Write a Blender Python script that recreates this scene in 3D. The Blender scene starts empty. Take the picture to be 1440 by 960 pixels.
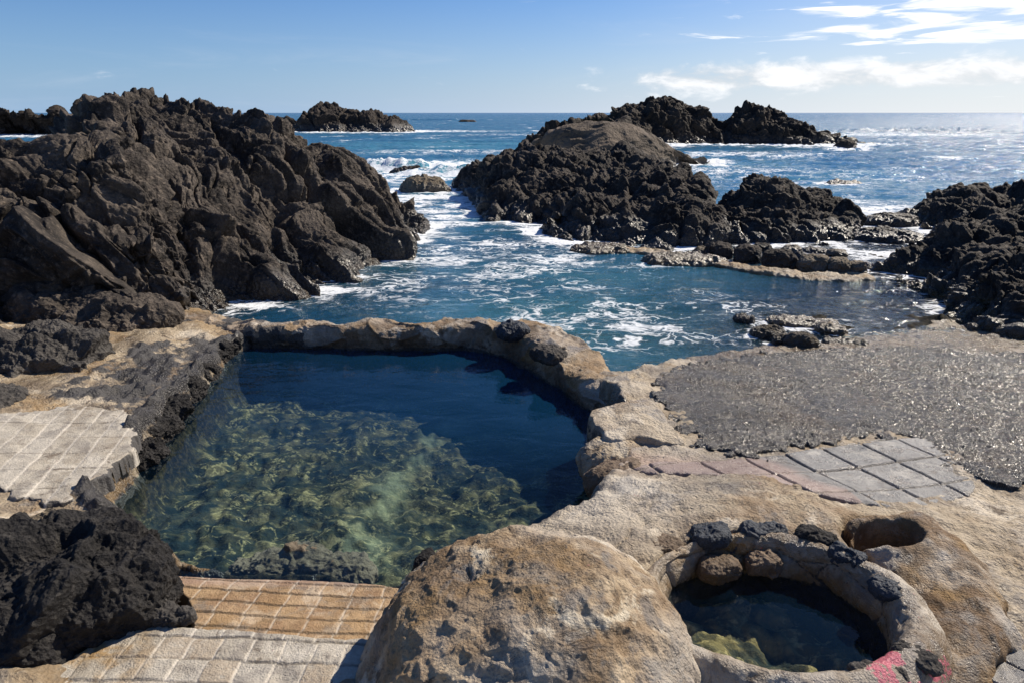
import bpy, math, numpy as np
from concurrent.futures import ThreadPoolExecutor
from mathutils import Vector

# ------------------------------------------------------------------ camera, world, sun, exposure
SC = bpy.context.scene
COL = SC.collection
CAM_H, PITCH, FPX = 3.0, math.radians(18.5), 960.0
cd = bpy.data.cameras.new('camera')
cd.sensor_width = 36.0
cd.lens = 24.0
cd.clip_start = 0.05
cd.clip_end = 40000.0
cam = bpy.data.objects.new('camera', cd)
COL.objects.link(cam)
cam.location = (0, 0, CAM_H)
cam.rotation_euler = (math.radians(90) - PITCH, 0, 0)
SC.camera = cam

SUN_AZ, SUN_EL = math.radians(53), math.radians(40.5)     # azimuth from +Y towards +X
sl = bpy.data.lights.new('sun', 'SUN')
sl.energy = 5.0
sl.angle = math.radians(0.6)
sl.color = (1.0, 0.90, 0.76)
sun = bpy.data.objects.new('sun', sl)
COL.objects.link(sun)
sd_ = Vector((math.sin(SUN_AZ) * math.cos(SUN_EL), math.cos(SUN_AZ) * math.cos(SUN_EL), math.sin(SUN_EL)))
sun.rotation_euler = sd_.to_track_quat('Z', 'Y').to_euler()
sun.location = (20, 20, 30)

W = bpy.data.worlds.new('World')
SC.world = W
W.use_nodes = True
SKY_STRENGTH = 0.073
SC.view_settings.view_transform = 'Standard'
SC.view_settings.look = 'None'
SC.view_settings.exposure = 0.45
SC.view_settings.gamma = 1.0
SC.view_settings.use_curve_mapping = False
SC.render.engine = 'CYCLES'
SC.cycles.use_denoising = True
SC.cycles.max_bounces = 6
SC.cycles.transparent_max_bounces = 8
SC.cycles.sample_clamp_indirect = 4.0
SC.cycles.caustics_reflective = False
SC.cycles.caustics_refractive = False


class NT:
    """small helper around a node tree"""
    def __init__(s, tree):
        s.t = tree
        s.n = tree.nodes
        s.l = tree.links

    def new(s, kind, **kw):
        n = s.n.new(kind)
        for k, v in kw.items():
            setattr(n, k, v)
        return n

    def put(s, sock, v):
        if isinstance(v, bpy.types.NodeSocket):
            s.l.new(v, sock)
        elif v is not None:
            if sock.type == 'RGBA' and not hasattr(v, '__len__'):
                v = (v, v, v, 1)
            elif sock.type == 'RGBA' and len(v) == 3:
                v = (*v, 1)
            sock.default_value = v

    def math(s, op, a, b=None, c=None, clamp=False):
        n = s.new('ShaderNodeMath', operation=op, use_clamp=clamp)
        for i, v in enumerate((a, b, c)):
            if v is not None:
                s.put(n.inputs[i], v)
        return n.outputs[0]

    def vmath(s, op, a, b=None):
        n = s.new('ShaderNodeVectorMath', operation=op)
        s.put(n.inputs[0], a)
        if b is not None:
            s.put(n.inputs[1], b)
        return n.outputs[0]

    def mix(s, f, a, b, mode='MIX'):
        n = s.new('ShaderNodeMix', data_type='RGBA', blend_type=mode)
        s.put(n.inputs[0], f)
        s.put(n.inputs[6], a)
        s.put(n.inputs[7], b)
        return n.outputs[2]

    def noise(s, vec, scale, detail=6, rough=0.55, dist=0.0):
        n = s.new('ShaderNodeTexNoise')
        s.put(n.inputs['Vector'], vec)
        n.inputs['Scale'].default_value = scale
        n.inputs['Detail'].default_value = detail
        n.inputs['Roughness'].default_value = rough
        n.inputs['Distortion'].default_value = dist
        return n

    def voro(s, vec, scale, feature='F1', rnd=1.0):
        n = s.new('ShaderNodeTexVoronoi', feature=feature)
        s.put(n.inputs['Vector'], vec)
        n.inputs['Scale'].default_value = scale
        n.inputs['Randomness'].default_value = rnd
        return n

    def step(s, v, lo, hi, a=0.0, b=1.0):
        n = s.new('ShaderNodeMapRange', interpolation_type='SMOOTHSTEP')
        s.put(n.inputs[0], v)
        for i, x in enumerate((lo, hi, a, b)):
            s.put(n.inputs[i + 1], x)
        return n.outputs[0]

    def attr(s, name):
        n = s.new('ShaderNodeAttribute', attribute_name=name)
        return n.outputs['Fac']

    def mapping(s, vec, scale=(1, 1, 1), rot=(0, 0, 0), loc=(0, 0, 0)):
        n = s.new('ShaderNodeMapping')
        s.put(n.inputs['Vector'], vec)
        n.inputs['Scale'].default_value = scale
        n.inputs['Rotation'].default_value = rot
        n.inputs['Location'].default_value = loc
        return n.outputs[0]

    def bump(s, h, strength, dist, normal=None):
        n = s.new('ShaderNodeBump')
        s.put(n.inputs['Height'], h)
        n.inputs['Strength'].default_value = strength
        n.inputs['Distance'].default_value = dist
        if normal is not None:
            s.put(n.inputs['Normal'], normal)
        return n.outputs[0]


# ------------------------------------------------------------------ sky with clouds
def build_sky():
    t = NT(W.node_tree)
    t.n.clear()
    out = t.new('ShaderNodeOutputWorld')
    bg = t.new('ShaderNodeBackground')
    bg.inputs[1].default_value = SKY_STRENGTH
    sky = t.new('ShaderNodeTexSky', sky_type='NISHITA')
    sky.sun_disc = False
    sky.sun_elevation = SUN_EL
    sky.sun_rotation = SUN_AZ
    sky.altitude = 0
    sky.air_density = 1.0
    sky.dust_density = 0.3
    sky.ozone_density = 4.0
    tc = t.new('ShaderNodeTexCoord')
    d = t.vmath('NORMALIZE', tc.outputs['Generated'])
    sep = t.new('ShaderNodeSeparateXYZ')
    t.put(sep.inputs[0], d)
    az = t.math('MULTIPLY', t.math('ARCTAN2', sep.outputs[0], sep.outputs[1]), 57.2958)
    el = t.math('MULTIPLY', t.math('ARCSINE', sep.outputs[2]), 57.2958)
    comb = t.new('ShaderNodeCombineXYZ')
    t.put(comb.inputs[0], az)
    t.put(comb.inputs[1], el)
    base = t.mix(1.0, sky.outputs[0], (0.50, 0.73, 1.06, 1), 'MULTIPLY')
    # cumulus bank low on the right
    v1 = t.mapping(comb.outputs[0], (0.26, 0.62, 1), loc=(3.1, 1.7, 0))
    n1 = t.noise(v1, 1.0, 9, 0.6, 0.3).outputs[0]
    bank = t.math('MULTIPLY', t.step(el, 0.3, 2.4), t.math('SUBTRACT', 1.0, t.step(el, 2.6, 4.6)))
    bank = t.math('MULTIPLY', bank, t.step(az, 0.0, 16.0))
    m1 = t.step(t.math('ADD', n1, t.math('MULTIPLY', bank, 0.36)), 0.64, 0.92)
    # pale veil in the low sky, thicker to the right
    veil = t.math('POWER', t.math('SUBTRACT', 1.0, t.math('MULTIPLY', t.math('MAXIMUM', el, 0.0), 0.085, clamp=True)), 1.9)
    veil = t.math('MULTIPLY', veil, t.step(az, -60, 45, 0.82, 0.97))
    vcol = t.mix(t.step(az, -35, 42), (3.5, 5.2, 7.6, 1), (8.3, 8.7, 9.1, 1))
    # wind-drawn streaks higher up on the right
    v2 = t.mapping(comb.outputs[0], (0.13, 1.25, 1), rot=(0, 0, math.radians(-6)), loc=(1.3, 4.4, 0))
    n2 = t.noise(v2, 1.0, 6, 0.55, 0.6).outputs[0]
    win = t.math('MULTIPLY', t.step(el, 3.2, 5.0), t.math('SUBTRACT', 1.0, t.step(el, 7.5, 11.0)))
    win = t.math('MULTIPLY', win, t.step(az, 6.0, 30.0))
    m2 = t.math('MULTIPLY', t.step(t.math('ADD', n2, t.math('MULTIPLY', win, 0.24)), 0.665, 0.79), t.step(az, -2, 14))
    # faint wisps everywhere
    v3 = t.mapping(comb.outputs[0], (0.07, 0.5, 1), loc=(7.7, 0.4, 0))
    n3 = t.noise(v3, 1.0, 7, 0.6, 0.5).outputs[0]
    m3 = t.math('MULTIPLY', t.step(n3, 0.52, 0.85), t.step(el, 0.0, 12, 0.55, 0.12))
    lum = t.step(n1, 0.34, 0.66, 7.6, 11.2)
    cl = t.new('ShaderNodeCombineColor')
    for i in range(3):
        t.put(cl.inputs[i], t.math('MULTIPLY', lum, (0.97, 0.98, 1.0)[i]))
    c = t.mix(veil, base, vcol)
    glow = t.math('MULTIPLY', t.step(az, 0.0, 55.0), t.math('SUBTRACT', 1.0, t.step(el, 0.0, 24.0)))
    c = t.mix(t.math('MULTIPLY', glow, 0.55), c, (9.4, 9.5, 9.4, 1))
    c = t.mix(t.math('MULTIPLY', m3, 0.45), c, (7.2, 7.8, 8.8, 1))
    c = t.mix(t.math('MULTIPLY', m1, 0.9), c, cl.outputs[0])
    c = t.mix(t.math('MULTIPLY', m2, 0.95), c, (11.5, 11.5, 11.6, 1))
    t.put(bg.inputs[0], c)
    t.l.new(bg.outputs[0], out.inputs[0])


build_sky()

# ------------------------------------------------------------------ projection helpers (pixel of the 1440x960 photo -> world)
CP, SP = math.cos(PITCH), math.sin(PITCH)


def ray(u, v):
    a = (u - 720) / FPX
    b = -(v - 480) / FPX
    return np.array([a, CP + b * SP, -SP + b * CP])


def P(u, v, z=0.0):
    d = ray(u, v)
    return np.array([0, 0, CAM_H]) + d * ((z - CAM_H) / d[2])


def D(u, v, y):
    d = ray(u, v)
    return np.array([0, 0, CAM_H]) + d * (y / d[1])


# ------------------------------------------------------------------ vectorised noise
POOL = ThreadPoolExecutor(4)


def par(f, p, *a):
    n = len(p)
    if n < 40000:
        return f(p, *a)
    k = 60000
    parts = list(POOL.map(lambda i: f(p[i:i + k], *a), range(0, n, k)))
    if isinstance(parts[0], tuple):
        return tuple(np.concatenate(c) for c in zip(*parts))
    return np.concatenate(parts)


def _h(ix, iy, iz, seed):
    h = (ix.astype(np.uint32) * np.uint32(374761393) + iy.astype(np.uint32) * np.uint32(668265263)
         + iz.astype(np.uint32) * np.uint32(2246822519) + np.uint32(seed * 3266489917 & 0xffffffff))
    h = (h ^ (h >> np.uint32(15))) * np.uint32(2246822519)
    h = (h ^ (h >> np.uint32(13))) * np.uint32(3266489917)
    return h ^ (h >> np.uint32(16))


def _perlin(p, seed):
    p = np.asarray(p, np.float32)
    f0 = np.floor(p)
    i = f0.astype(np.int32)
    f = p - f0
    w = f * f * f * (f * (f * 6 - 15) + 10)
    out = np.zeros(len(p), np.float32)
    for dx in (0, 1):
        wx = w[:, 0] if dx else 1 - w[:, 0]
        for dy in (0, 1):
            wy = w[:, 1] if dy else 1 - w[:, 1]
            for dz in (0, 1):
                wz = w[:, 2] if dz else 1 - w[:, 2]
                h = _h(i[:, 0] + dx, i[:, 1] + dy, i[:, 2] + dz, seed)
                g = ((h & np.uint32(1023)).astype(np.float32) / 511.5 - 1) * (f[:, 0] - dx)
                g += (((h >> np.uint32(10)) & np.uint32(1023)).astype(np.float32) / 511.5 - 1) * (f[:, 1] - dy)
                g += (((h >> np.uint32(20)) & np.uint32(1023)).astype(np.float32) / 511.5 - 1) * (f[:, 2] - dz)
                out += g * wx * wy * wz
    return out * 1.1


def perlin(p, seed=0):
    return par(_perlin, p, seed)


def fbm(p, o=4, seed=0, gain=0.5, lac=2.03):
    r = 0
    a = 1.0
    q = np.asarray(p, np.float32)
    for k in range(o):
        r = r + a * perlin(q, seed + k * 17)
        q = q * lac + 3.7
        a *= gain
    return r


def ridged(p, o=4, seed=0, gain=0.5):
    r = 0
    a = 1.0
    q = np.asarray(p, np.float32)
    for k in range(o):
        r = r + a * (0.5 - np.abs(perlin(q, seed + k * 17)) * 1.6)
        q = q * 2.1 + 1.3
        a *= gain
    return r


def _worley(p, seed, flat):
    p = np.asarray(p, np.float32)
    f0 = np.floor(p)
    i = f0.astype(np.int32)
    n = len(p)
    F1 = np.full(n, 9, np.float32)
    F2 = np.full(n, 9, np.float32)
    ID = np.zeros(n, np.uint32)
    V = np.zeros((n, 3), np.float32)
    for dx in (-1, 0, 1):
        for dy in (-1, 0, 1):
            for dz in ((0,) if flat else (-1, 0, 1)):
                h = _h(i[:, 0] + dx, i[:, 1] + dy, i[:, 2] + dz, seed)
                vx = f0[:, 0] + dx + (h & np.uint32(1023)).astype(np.float32) / 1023 - p[:, 0]
                vy = f0[:, 1] + dy + ((h >> np.uint32(10)) & np.uint32(1023)).astype(np.float32) / 1023 - p[:, 1]
                vz = 0 if flat else f0[:, 2] + dz + ((h >> np.uint32(20)) & np.uint32(1023)).astype(np.float32) / 1023 - p[:, 2]
                d = vx * vx + vy * vy + vz * vz
                c = d < F1
                F2 = np.where(c, F1, np.minimum(F2, d))
                F1 = np.where(c, d, F1)
                ID = np.where(c, h, ID)
                V[:, 0] = np.where(c, vx, V[:, 0])
                V[:, 1] = np.where(c, vy, V[:, 1])
                V[:, 2] = np.where(c, vz, V[:, 2])
    return np.sqrt(F1), np.sqrt(F2), ID, V


def worley(p, seed=0, flat=False):
    return par(_worley, p, seed, flat)


def rnd_of(ID, k):
    h = (ID ^ np.uint32(k * 0x9E3779B1 & 0xffffffff)) * np.uint32(2654435761)
    h = (h ^ (h >> np.uint32(15))) * np.uint32(2246822519)
    return ((h >> np.uint32(8)) & np.uint32(65535)).astype(np.float32) / 65535


def sstep(x, a, b):
    t = np.clip((x - a) / (b - a), 0, 1)
    return t * t * (3 - 2 * t)


def xyz(x, y, z=0.0):
    return np.stack([x, y, np.zeros_like(x) + z], -1).astype(np.float32)


# ------------------------------------------------------------------ mesh helpers
def link_mesh(name, V, F, mat, parent=None, attrs=None, center=True):
    """V (n,3), F (m,4) -> one mesh object with its origin at the base"""
    V = np.asarray(V, np.float32)
    F = np.asarray(F, np.int32)
    used = np.zeros(len(V), bool)
    used[F.ravel()] = True
    if not used.all():
        idx = np.cumsum(used) - 1
        V = V[used]
        F = idx[F].astype(np.int32)
        attrs = {k: np.asarray(a)[used] for k, a in (attrs or {}).items()}
    lo, hi = V.min(0), V.max(0)
    c = np.array([(lo[0] + hi[0]) / 2, (lo[1] + hi[1]) / 2, lo[2]]) if center else np.zeros(3)
    m = bpy.data.meshes.new(name)
    m.vertices.add(len(V))
    m.vertices.foreach_set('co', (V - c).astype(np.float32).ravel())
    k = F.shape[1]
    m.loops.add(len(F) * k)
    m.loops.foreach_set('vertex_index', F.ravel())
    m.polygons.add(len(F))
    m.polygons.foreach_set('loop_start', np.arange(len(F), dtype=np.int32) * k)
    for an, a in (attrs or {}).items():
        at = m.attributes.new(an, 'FLOAT', 'POINT')
        at.data.foreach_set('value', np.asarray(a, np.float32).ravel())
    m.update(calc_edges=True)
    m.validate()
    m.shade_smooth()
    m.materials.append(mat)
    o = bpy.data.objects.new(name, m)
    COL.objects.link(o)
    o.location = c
    if parent is not None:
        o.parent = parent
        o.location = Vector(c) - parent.location
    return o


def grid_faces(nr, nc, wrap=False):
    r = np.arange(nr - 1)[:, None]
    c = np.arange(nc if wrap else nc - 1)[None, :]
    c2 = (c + 1) % nc
    return np.stack([r * nc + c + 0 * r, r * nc + c2 + 0 * r, (r + 1) * nc + c2, (r + 1) * nc + c], -1).reshape(-1, 4)


def grid_normals(G, wrap=False):
    """G (nr,nc,3)"""
    du = np.gradient(G, axis=1)
    if wrap:
        du = (np.roll(G, -1, 1) - np.roll(G, 1, 1)) * 0.5
    dv = np.gradient(G, axis=0)
    n = np.cross(du, dv)
    return n / (np.linalg.norm(n, axis=-1, keepdims=True) + 1e-9)


def thing(o, label, cat, group=None):
    o['label'] = label
    o['category'] = cat
    if group:
        o['group'] = group
    return o


def structure(o):
    o['kind'] = 'structure'
    return o


def crom(pts, t):
    """Catmull-Rom through pts (n,k) at t in [0,1]"""
    pts = np.asarray(pts, float)
    n = len(pts)
    s = np.clip(t, 0, 1) * (n - 1)
    i = np.clip(np.floor(s).astype(int), 0, n - 2)
    f = (s - i)[:, None]
    p0 = pts[np.clip(i - 1, 0, n - 1)]
    p1 = pts[i]
    p2 = pts[i + 1]
    p3 = pts[np.clip(i + 2, 0, n - 1)]
    return 0.5 * (2 * p1 + (p2 - p0) * f + (2 * p0 - 5 * p1 + 4 * p2 - p3) * f ** 2 + (3 * p1 - p0 - 3 * p2 + p3) * f ** 3)


def smooth_poly(pts, n=160):
    pts = np.asarray(pts, float)
    q = np.vstack([pts[-1:], pts, pts[:2]])
    t = np.linspace(0, 1, n, endpoint=False)
    m = len(pts)
    tt = (1 + t * m) / (len(q) - 1)
    return crom(q, tt)


def _polysd(p, poly):
    d = np.full(len(p), 1e9, np.float32)
    ins = np.zeros(len(p), bool)
    x, y = p[:, 0], p[:, 1]
    n = len(poly)
    for k in range(n):
        ax, ay = poly[k][:2]
        bx, by = poly[(k + 1) % n][:2]
        ex, ey = bx - ax, by - ay
        t = np.clip(((x - ax) * ex + (y - ay) * ey) / (ex * ex + ey * ey + 1e-12), 0, 1)
        d = np.minimum(d, (x - ax - t * ex) ** 2 + (y - ay - t * ey) ** 2)
        c = (ay > y) != (by > y)
        with np.errstate(divide='ignore', invalid='ignore'):
            xi = ex * (y - ay) / (ey if ey != 0 else 1e-12) + ax
        ins ^= c & (x < xi)
    d = np.sqrt(d)
    return np.where(ins, d, -d)


def polysd(x, y, poly):
    return par(_polysd, np.stack([x, y], -1).astype(np.float32), poly)


class TPS:
    def __init__(s, pts, lam=1e-3):
        s.p = np.asarray(pts, float)
        n = len(s.p)
        K = s.phi(np.hypot(s.p[:, None, 0] - s.p[None, :, 0], s.p[:, None, 1] - s.p[None, :, 1])) + lam * np.eye(n)
        A = np.zeros((n + 3, n + 3))
        A[:n, :n] = K
        A[:n, n] = 1
        A[:n, n + 1:] = s.p[:, :2]
        A[n:, :n] = A[:n, n:].T
        b = np.zeros(n + 3)
        b[:n] = s.p[:, 2]
        s.w = np.linalg.solve(A, b)

    @staticmethod
    def phi(r):
        return r              # linear kernel: no overshoot far from the controls

    def _ev(s, q):
        n = len(s.p)
        r = np.zeros(len(q)) + s.w[n] + s.w[n + 1] * q[:, 0] + s.w[n + 2] * q[:, 1]
        for k in range(n):
            r += s.w[k] * s.phi(np.hypot(q[:, 0] - s.p[k, 0], q[:, 1] - s.p[k, 1]))
        return r

    def __call__(s, x, y):
        return par(s._ev, np.stack([x, y], -1))


def pxz(lst):
    return [P(u, v, z) for u, v, z in lst]


# ------------------------------------------------------------------ materials
def new_mat(name):
    m = bpy.data.materials.new(name)
    m.use_nodes = True
    t = NT(m.node_tree)
    t.n.clear()
    out = t.new('ShaderNodeOutputMaterial')
    return m, t, out


def principled(t, out, color, rough, normal=None, spec=0.5):
    b = t.new('ShaderNodeBsdfPrincipled')
    t.put(b.inputs['Base Color'], color)
    t.put(b.inputs['Roughness'], rough)
    t.put(b.inputs['Specular IOR Level'], spec)
    if normal is not None:
        t.put(b.inputs['Normal'], normal)
    t.l.new(b.outputs[0], out.inputs[0])
    return b


def mat_lava(name, lo, hi, tint, scale=1.0, rough=0.72, bump=0.7):
    m, t, out = new_mat(name)
    pos = t.new('ShaderNodeNewGeometry').outputs['Position']
    p = t.vmath('SCALE', pos)
    p.node.inputs[3].default_value = scale
    n1 = t.noise(p, 1.1, 8, 0.62).outputs[0]
    n2 = t.noise(p, 9.0, 9, 0.65).outputs[0]
    n3 = t.noise(p, 42.0, 6, 0.65).outputs[0]
    vor = t.voro(p, 16.0)
    c = t.mix(t.step(n1, 0.35, 0.68), lo, hi)
    c = t.mix(t.math('MULTIPLY', t.step(n2, 0.5, 0.72), 0.65), c, tint)
    c = t.mix(t.math('MULTIPLY', t.step(n3, 0.56, 0.75), 0.35), c, [x * 1.8 for x in tint[:3]] + [1])
    wet = t.attr('wet')
    alg = t.math('MULTIPLY', t.attr('algae'), t.step(n2, 0.38, 0.6))
    c = t.mix(alg, c, (0.16, 0.10, 0.025, 1))
    c = t.mix(t.math('MULTIPLY', wet, 0.8), c, t.mix(1.0, c, (0.35, 0.35, 0.36, 1), 'MULTIPLY'))
    h = t.math('ADD', t.math('MULTIPLY', n2, 1.0), t.math('MULTIPLY', n3, 0.35))
    h = t.math('ADD', h, t.math('MULTIPLY', vor.outputs[0], 0.5))
    nrm = t.bump(h, bump, 0.09 / scale)
    r = t.mix(wet, (rough,) * 3, (0.22,) * 3)
    principled(t, out, c, t.math('ADD', r, t.math('MULTIPLY', n3, 0.1)), nrm, t.math('ADD', 0.15, t.math('MULTIPLY', wet, 0.4)))
    return m


M_CRAG = mat_lava('lava crag', (0.020, 0.0175, 0.016, 1), (0.088, 0.073, 0.060, 1), (0.225, 0.18, 0.14, 1))
M_PILLOW = mat_lava('pillow lava', (0.014, 0.0125, 0.012, 1), (0.060, 0.050, 0.042, 1), (0.17, 0.135, 0.105, 1))
M_FAR = mat_lava('far lava', (0.02, 0.017, 0.015, 1), (0.055, 0.043, 0.034, 1), (0.09, 0.067, 0.05, 1), scale=0.3)
M_DOME = mat_lava('brown lava dome', (0.075, 0.06, 0.045, 1), (0.15, 0.115, 0.085, 1), (0.17, 0.13, 0.095, 1), scale=0.6)
M_BLACK = mat_lava('black lava boulder', (0.020, 0.019, 0.019, 1), (0.042, 0.039, 0.037, 1), (0.085, 0.078, 0.07, 1), scale=2.2, bump=1.0)
M_GREY = mat_lava('grey lava', (0.04, 0.037, 0.035, 1), (0.10, 0.092, 0.083, 1), (0.17, 0.15, 0.13, 1), scale=1.8, bump=0.9)
M_TANROCK = mat_lava('tan wet rock', (0.10, 0.08, 0.055, 1), (0.22, 0.18, 0.13, 1), (0.30, 0.25, 0.18, 1), scale=1.2, bump=0.6)
M_COBBLE = mat_lava('blue grey cobble', (0.026, 0.031, 0.04, 1), (0.055, 0.062, 0.075, 1), (0.09, 0.095, 0.105, 1), scale=3, rough=0.4, bump=0.5)
M_BROWNSTONE = mat_lava('brown set stone', (0.10, 0.07, 0.045, 1), (0.2, 0.145, 0.10, 1), (0.25, 0.19, 0.13, 1), scale=3, rough=0.5, bump=0.5)


def mat_concrete(name, a, b, stain, wet_by='wet', scale=1.0, bump=0.5, stain_lo=0.5, rough=0.8, mottle=1.0):
    """weathered concrete; attributes: dark (lava showing, joints, cracks, mound hole), wet, ochre (algae), pale, paint, joint"""
    m, t, out = new_mat(name)
    pos = t.new('ShaderNodeNewGeometry').outputs['Position']
    p = t.vmath('SCALE', pos)
    p.node.inputs[3].default_value = scale
    n0 = t.noise(p, 0.9, 6, 0.6).outputs[0]
    n1 = t.noise(p, 3.2, 8, 0.62, 0.4).outputs[0]
    n2 = t.noise(p, 13.0, 8, 0.65).outputs[0]
    n3 = t.noise(p, 60.0, 5, 0.65).outputs[0]
    v = t.voro(p, 45.0).outputs[0]
    c = t.mix(t.step(n1, 0.32, 0.66), a, b)
    c = t.mix(t.math('MULTIPLY', t.step(n2, 0.5, 0.72), 0.5), c, [x * 1.3 for x in b[:3]] + [1])
    c = t.mix(t.math('MULTIPLY', t.step(t.math('ADD', n0, t.math('MULTIPLY', n2, 0.35)), stain_lo + 0.14, stain_lo + 0.34), 0.8), c, stain)
    c = t.mix(t.math('MULTIPLY', t.step(n3, 0.55, 0.78), 0.45), c, [x * 0.45 for x in a[:3]] + [1])
    c = t.mix(t.math('MULTIPLY', t.step(n2, 0.60, 0.68), t.step(n3, 0.45, 0.6)), c, [x * 0.4 for x in stain[:3]] + [1])
    nc = t.noise(p, 1.7, 8, 0.66, 0.5).outputs[0]
    ng = t.noise(t.vmath('ADD', p, (7.3, 2.1, 4.4)), 2.3, 8, 0.66, 0.5).outputs[0]
    nd = t.noise(t.vmath('ADD', p, (1.3, 9.1, 2.4)), 4.4, 9, 0.68, 0.7).outputs[0]
    c = t.mix(t.math('MULTIPLY', t.step(nc, 0.53, 0.62), 0.62 * mottle), c, t.mix(n3, [min(0.62, x * 1.25) for x in b[:3]] + [1], (0.60, 0.55, 0.46, 1)))
    c = t.mix(t.math('MULTIPLY', t.step(ng, 0.54, 0.62), 0.60 * mottle), c, t.mix(n3, (0.11, 0.095, 0.08, 1), (0.26, 0.225, 0.185, 1)))
    c = t.mix(t.math('MULTIPLY', t.step(nd, 0.575, 0.65), 0.70 * mottle), c, t.mix(n3, (0.045, 0.033, 0.022, 1), (0.15, 0.10, 0.06, 1)))
    gr = t.noise(p, 150.0, 2, 0.6).outputs[0]
    c = t.mix(t.math('MULTIPLY', t.step(gr, 0.56, 0.72), 0.5), c, t.mix(1.0, c, (0.45, 0.42, 0.4, 1), 'MULTIPLY'))
    c = t.mix(t.attr('pale'), c, t.mix(n2, (0.40, 0.37, 0.32, 1), (0.62, 0.59, 0.53, 1)))
    och = t.math('MULTIPLY', t.attr('ochre'), t.step(n2, 0.25, 0.55))
    c = t.mix(och, c, t.mix(n1, (0.20, 0.115, 0.03, 1), (0.40, 0.25, 0.10, 1)))
    dk = t.step(t.math('ADD', t.attr('dark'), t.math('MULTIPLY', t.math('SUBTRACT', n2, 0.5), 1.1)), 0.35, 0.6)
    c = t.mix(dk, c, t.mix(n3, (0.025, 0.024, 0.024, 1), (0.10, 0.092, 0.085, 1)))
    pt = t.step(t.math('ADD', t.attr('paint'), t.math('MULTIPLY', t.math('SUBTRACT', n2, 0.5), 2.6)), 0.55, 0.60)
    c = t.mix(pt, c, t.mix(n3, (0.42, 0.07, 0.10, 1), (0.62, 0.22, 0.25, 1)))
    pk = t.math('MULTIPLY', t.attr('pink'), 0.75)
    c = t.mix(pk, c, t.mix(n1, (0.27, 0.17, 0.135, 1), (0.40, 0.28, 0.23, 1)))
    c = t.mix(t.math('MULTIPLY', t.attr('joint'), 0.8), c, t.mix(n2, (0.03, 0.027, 0.022, 1), (0.16, 0.13, 0.10, 1)))
    c = t.mix(t.math('MULTIPLY', t.attr('grout'), 0.8), c, (0.55, 0.50, 0.42, 1))
    wet = t.attr(wet_by)
    c = t.mix(t.math('MULTIPLY', wet, 0.8), c, t.mix(1.0, c, (0.48, 0.46, 0.43, 1), 'MULTIPLY'))
    h = t.math('ADD', t.math('MULTIPLY', n2, 0.9), t.math('MULTIPLY', n3, 0.45))
    h = t.math('ADD', h, t.math('MULTIPLY', v, 0.25))
    vp = t.voro(p, 17.0)
    pit = t.math('SUBTRACT', 1.0, t.step(t.math('ADD', vp.outputs[0], t.math('MULTIPLY', n3, 0.15)), 0.12, 0.34))
    pit = t.math('MULTIPLY', pit, t.step(t.noise(p, 4.5, 3, 0.6).outputs[0], 0.48, 0.60))
    h = t.math('SUBTRACT', h, t.math('MULTIPLY', pit, 0.7))
    crk = t.noise(p, 2.4, 6, 0.6, 0.8).outputs[0]
    crk = t.math('MULTIPLY', t.math('SUBTRACT', 1.0, t.step(t.math('ABSOLUTE', t.math('SUBTRACT', crk, 0.5)), 0.0, 0.012)), t.step(n0, 0.45, 0.6))
    h = t.math('SUBTRACT', h, t.math('MULTIPLY', crk, 0.6))
    nrm = t.bump(h, bump, 0.06 / scale)
    r = t.mix(t.math('MULTIPLY', wet, t.step(n2, 0.3, 0.6, 0.6, 1.0)), t.step(t.math('ADD', ng, t.math('MULTIPLY', n2, 0.2)), 0.5, 0.75, rough, rough * 0.45), (0.2,) * 3)
    principled(t, out, c, r, nrm, 0.4)
    return m


M_GROUND = mat_concrete('terrace concrete', (0.21, 0.16, 0.105, 1), (0.43, 0.35, 0.24, 1), (0.19, 0.115, 0.05, 1), mottle=1.2, bump=0.65)
M_WALL = mat_concrete('pool wall mortar', (0.17, 0.13, 0.09, 1), (0.37, 0.295, 0.215, 1), (0.13, 0.08, 0.042, 1), stain_lo=0.44, scale=1.3, mottle=1.3, bump=0.7)
M_BOLSTER = mat_concrete('rounded concrete', (0.30, 0.205, 0.115, 1), (0.53, 0.42, 0.28, 1), (0.13, 0.075, 0.03, 1), stain_lo=0.42, scale=1.5, bump=0.75, mottle=1.35)
M_MOUND = mat_concrete('brown mound', (0.15, 0.10, 0.055, 1), (0.31, 0.225, 0.14, 1), (0.13, 0.07, 0.025, 1), stain_lo=0.42, scale=1.8, bump=0.8)
M_BASIN = mat_concrete('basin concrete', (0.21, 0.165, 0.115, 1), (0.40, 0.34, 0.26, 1), (0.15, 0.09, 0.038, 1), stain_lo=0.46, scale=2.0, rough=0.42, mottle=1.3, bump=0.6)
M_TILE_PALE = mat_concrete('pale sandstone tile', (0.26, 0.225, 0.175, 1), (0.42, 0.375, 0.30, 1), (0.19, 0.14, 0.085, 1), scale=2.0, stain_lo=0.56)
M_TILE_OCHRE = mat_concrete('ochre tile', (0.27, 0.175, 0.09, 1), (0.40, 0.275, 0.155, 1), (0.20, 0.11, 0.06, 1), scale=2.0, stain_lo=0.54)
M_TILE_GREY = mat_concrete('grey slab', (0.15, 0.145, 0.14, 1), (0.23, 0.22, 0.205, 1), (0.12, 0.115, 0.11, 1), scale=2.2, stain_lo=0.5, rough=0.5)
M_PEBBLE = mat_concrete('pebble dash', (0.032, 0.030, 0.029, 1), (0.10, 0.09, 0.08, 1), (0.12, 0.09, 0.062, 1), scale=2.6, stain_lo=0.58, bump=0.8, rough=0.36, mottle=0.35)


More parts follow.
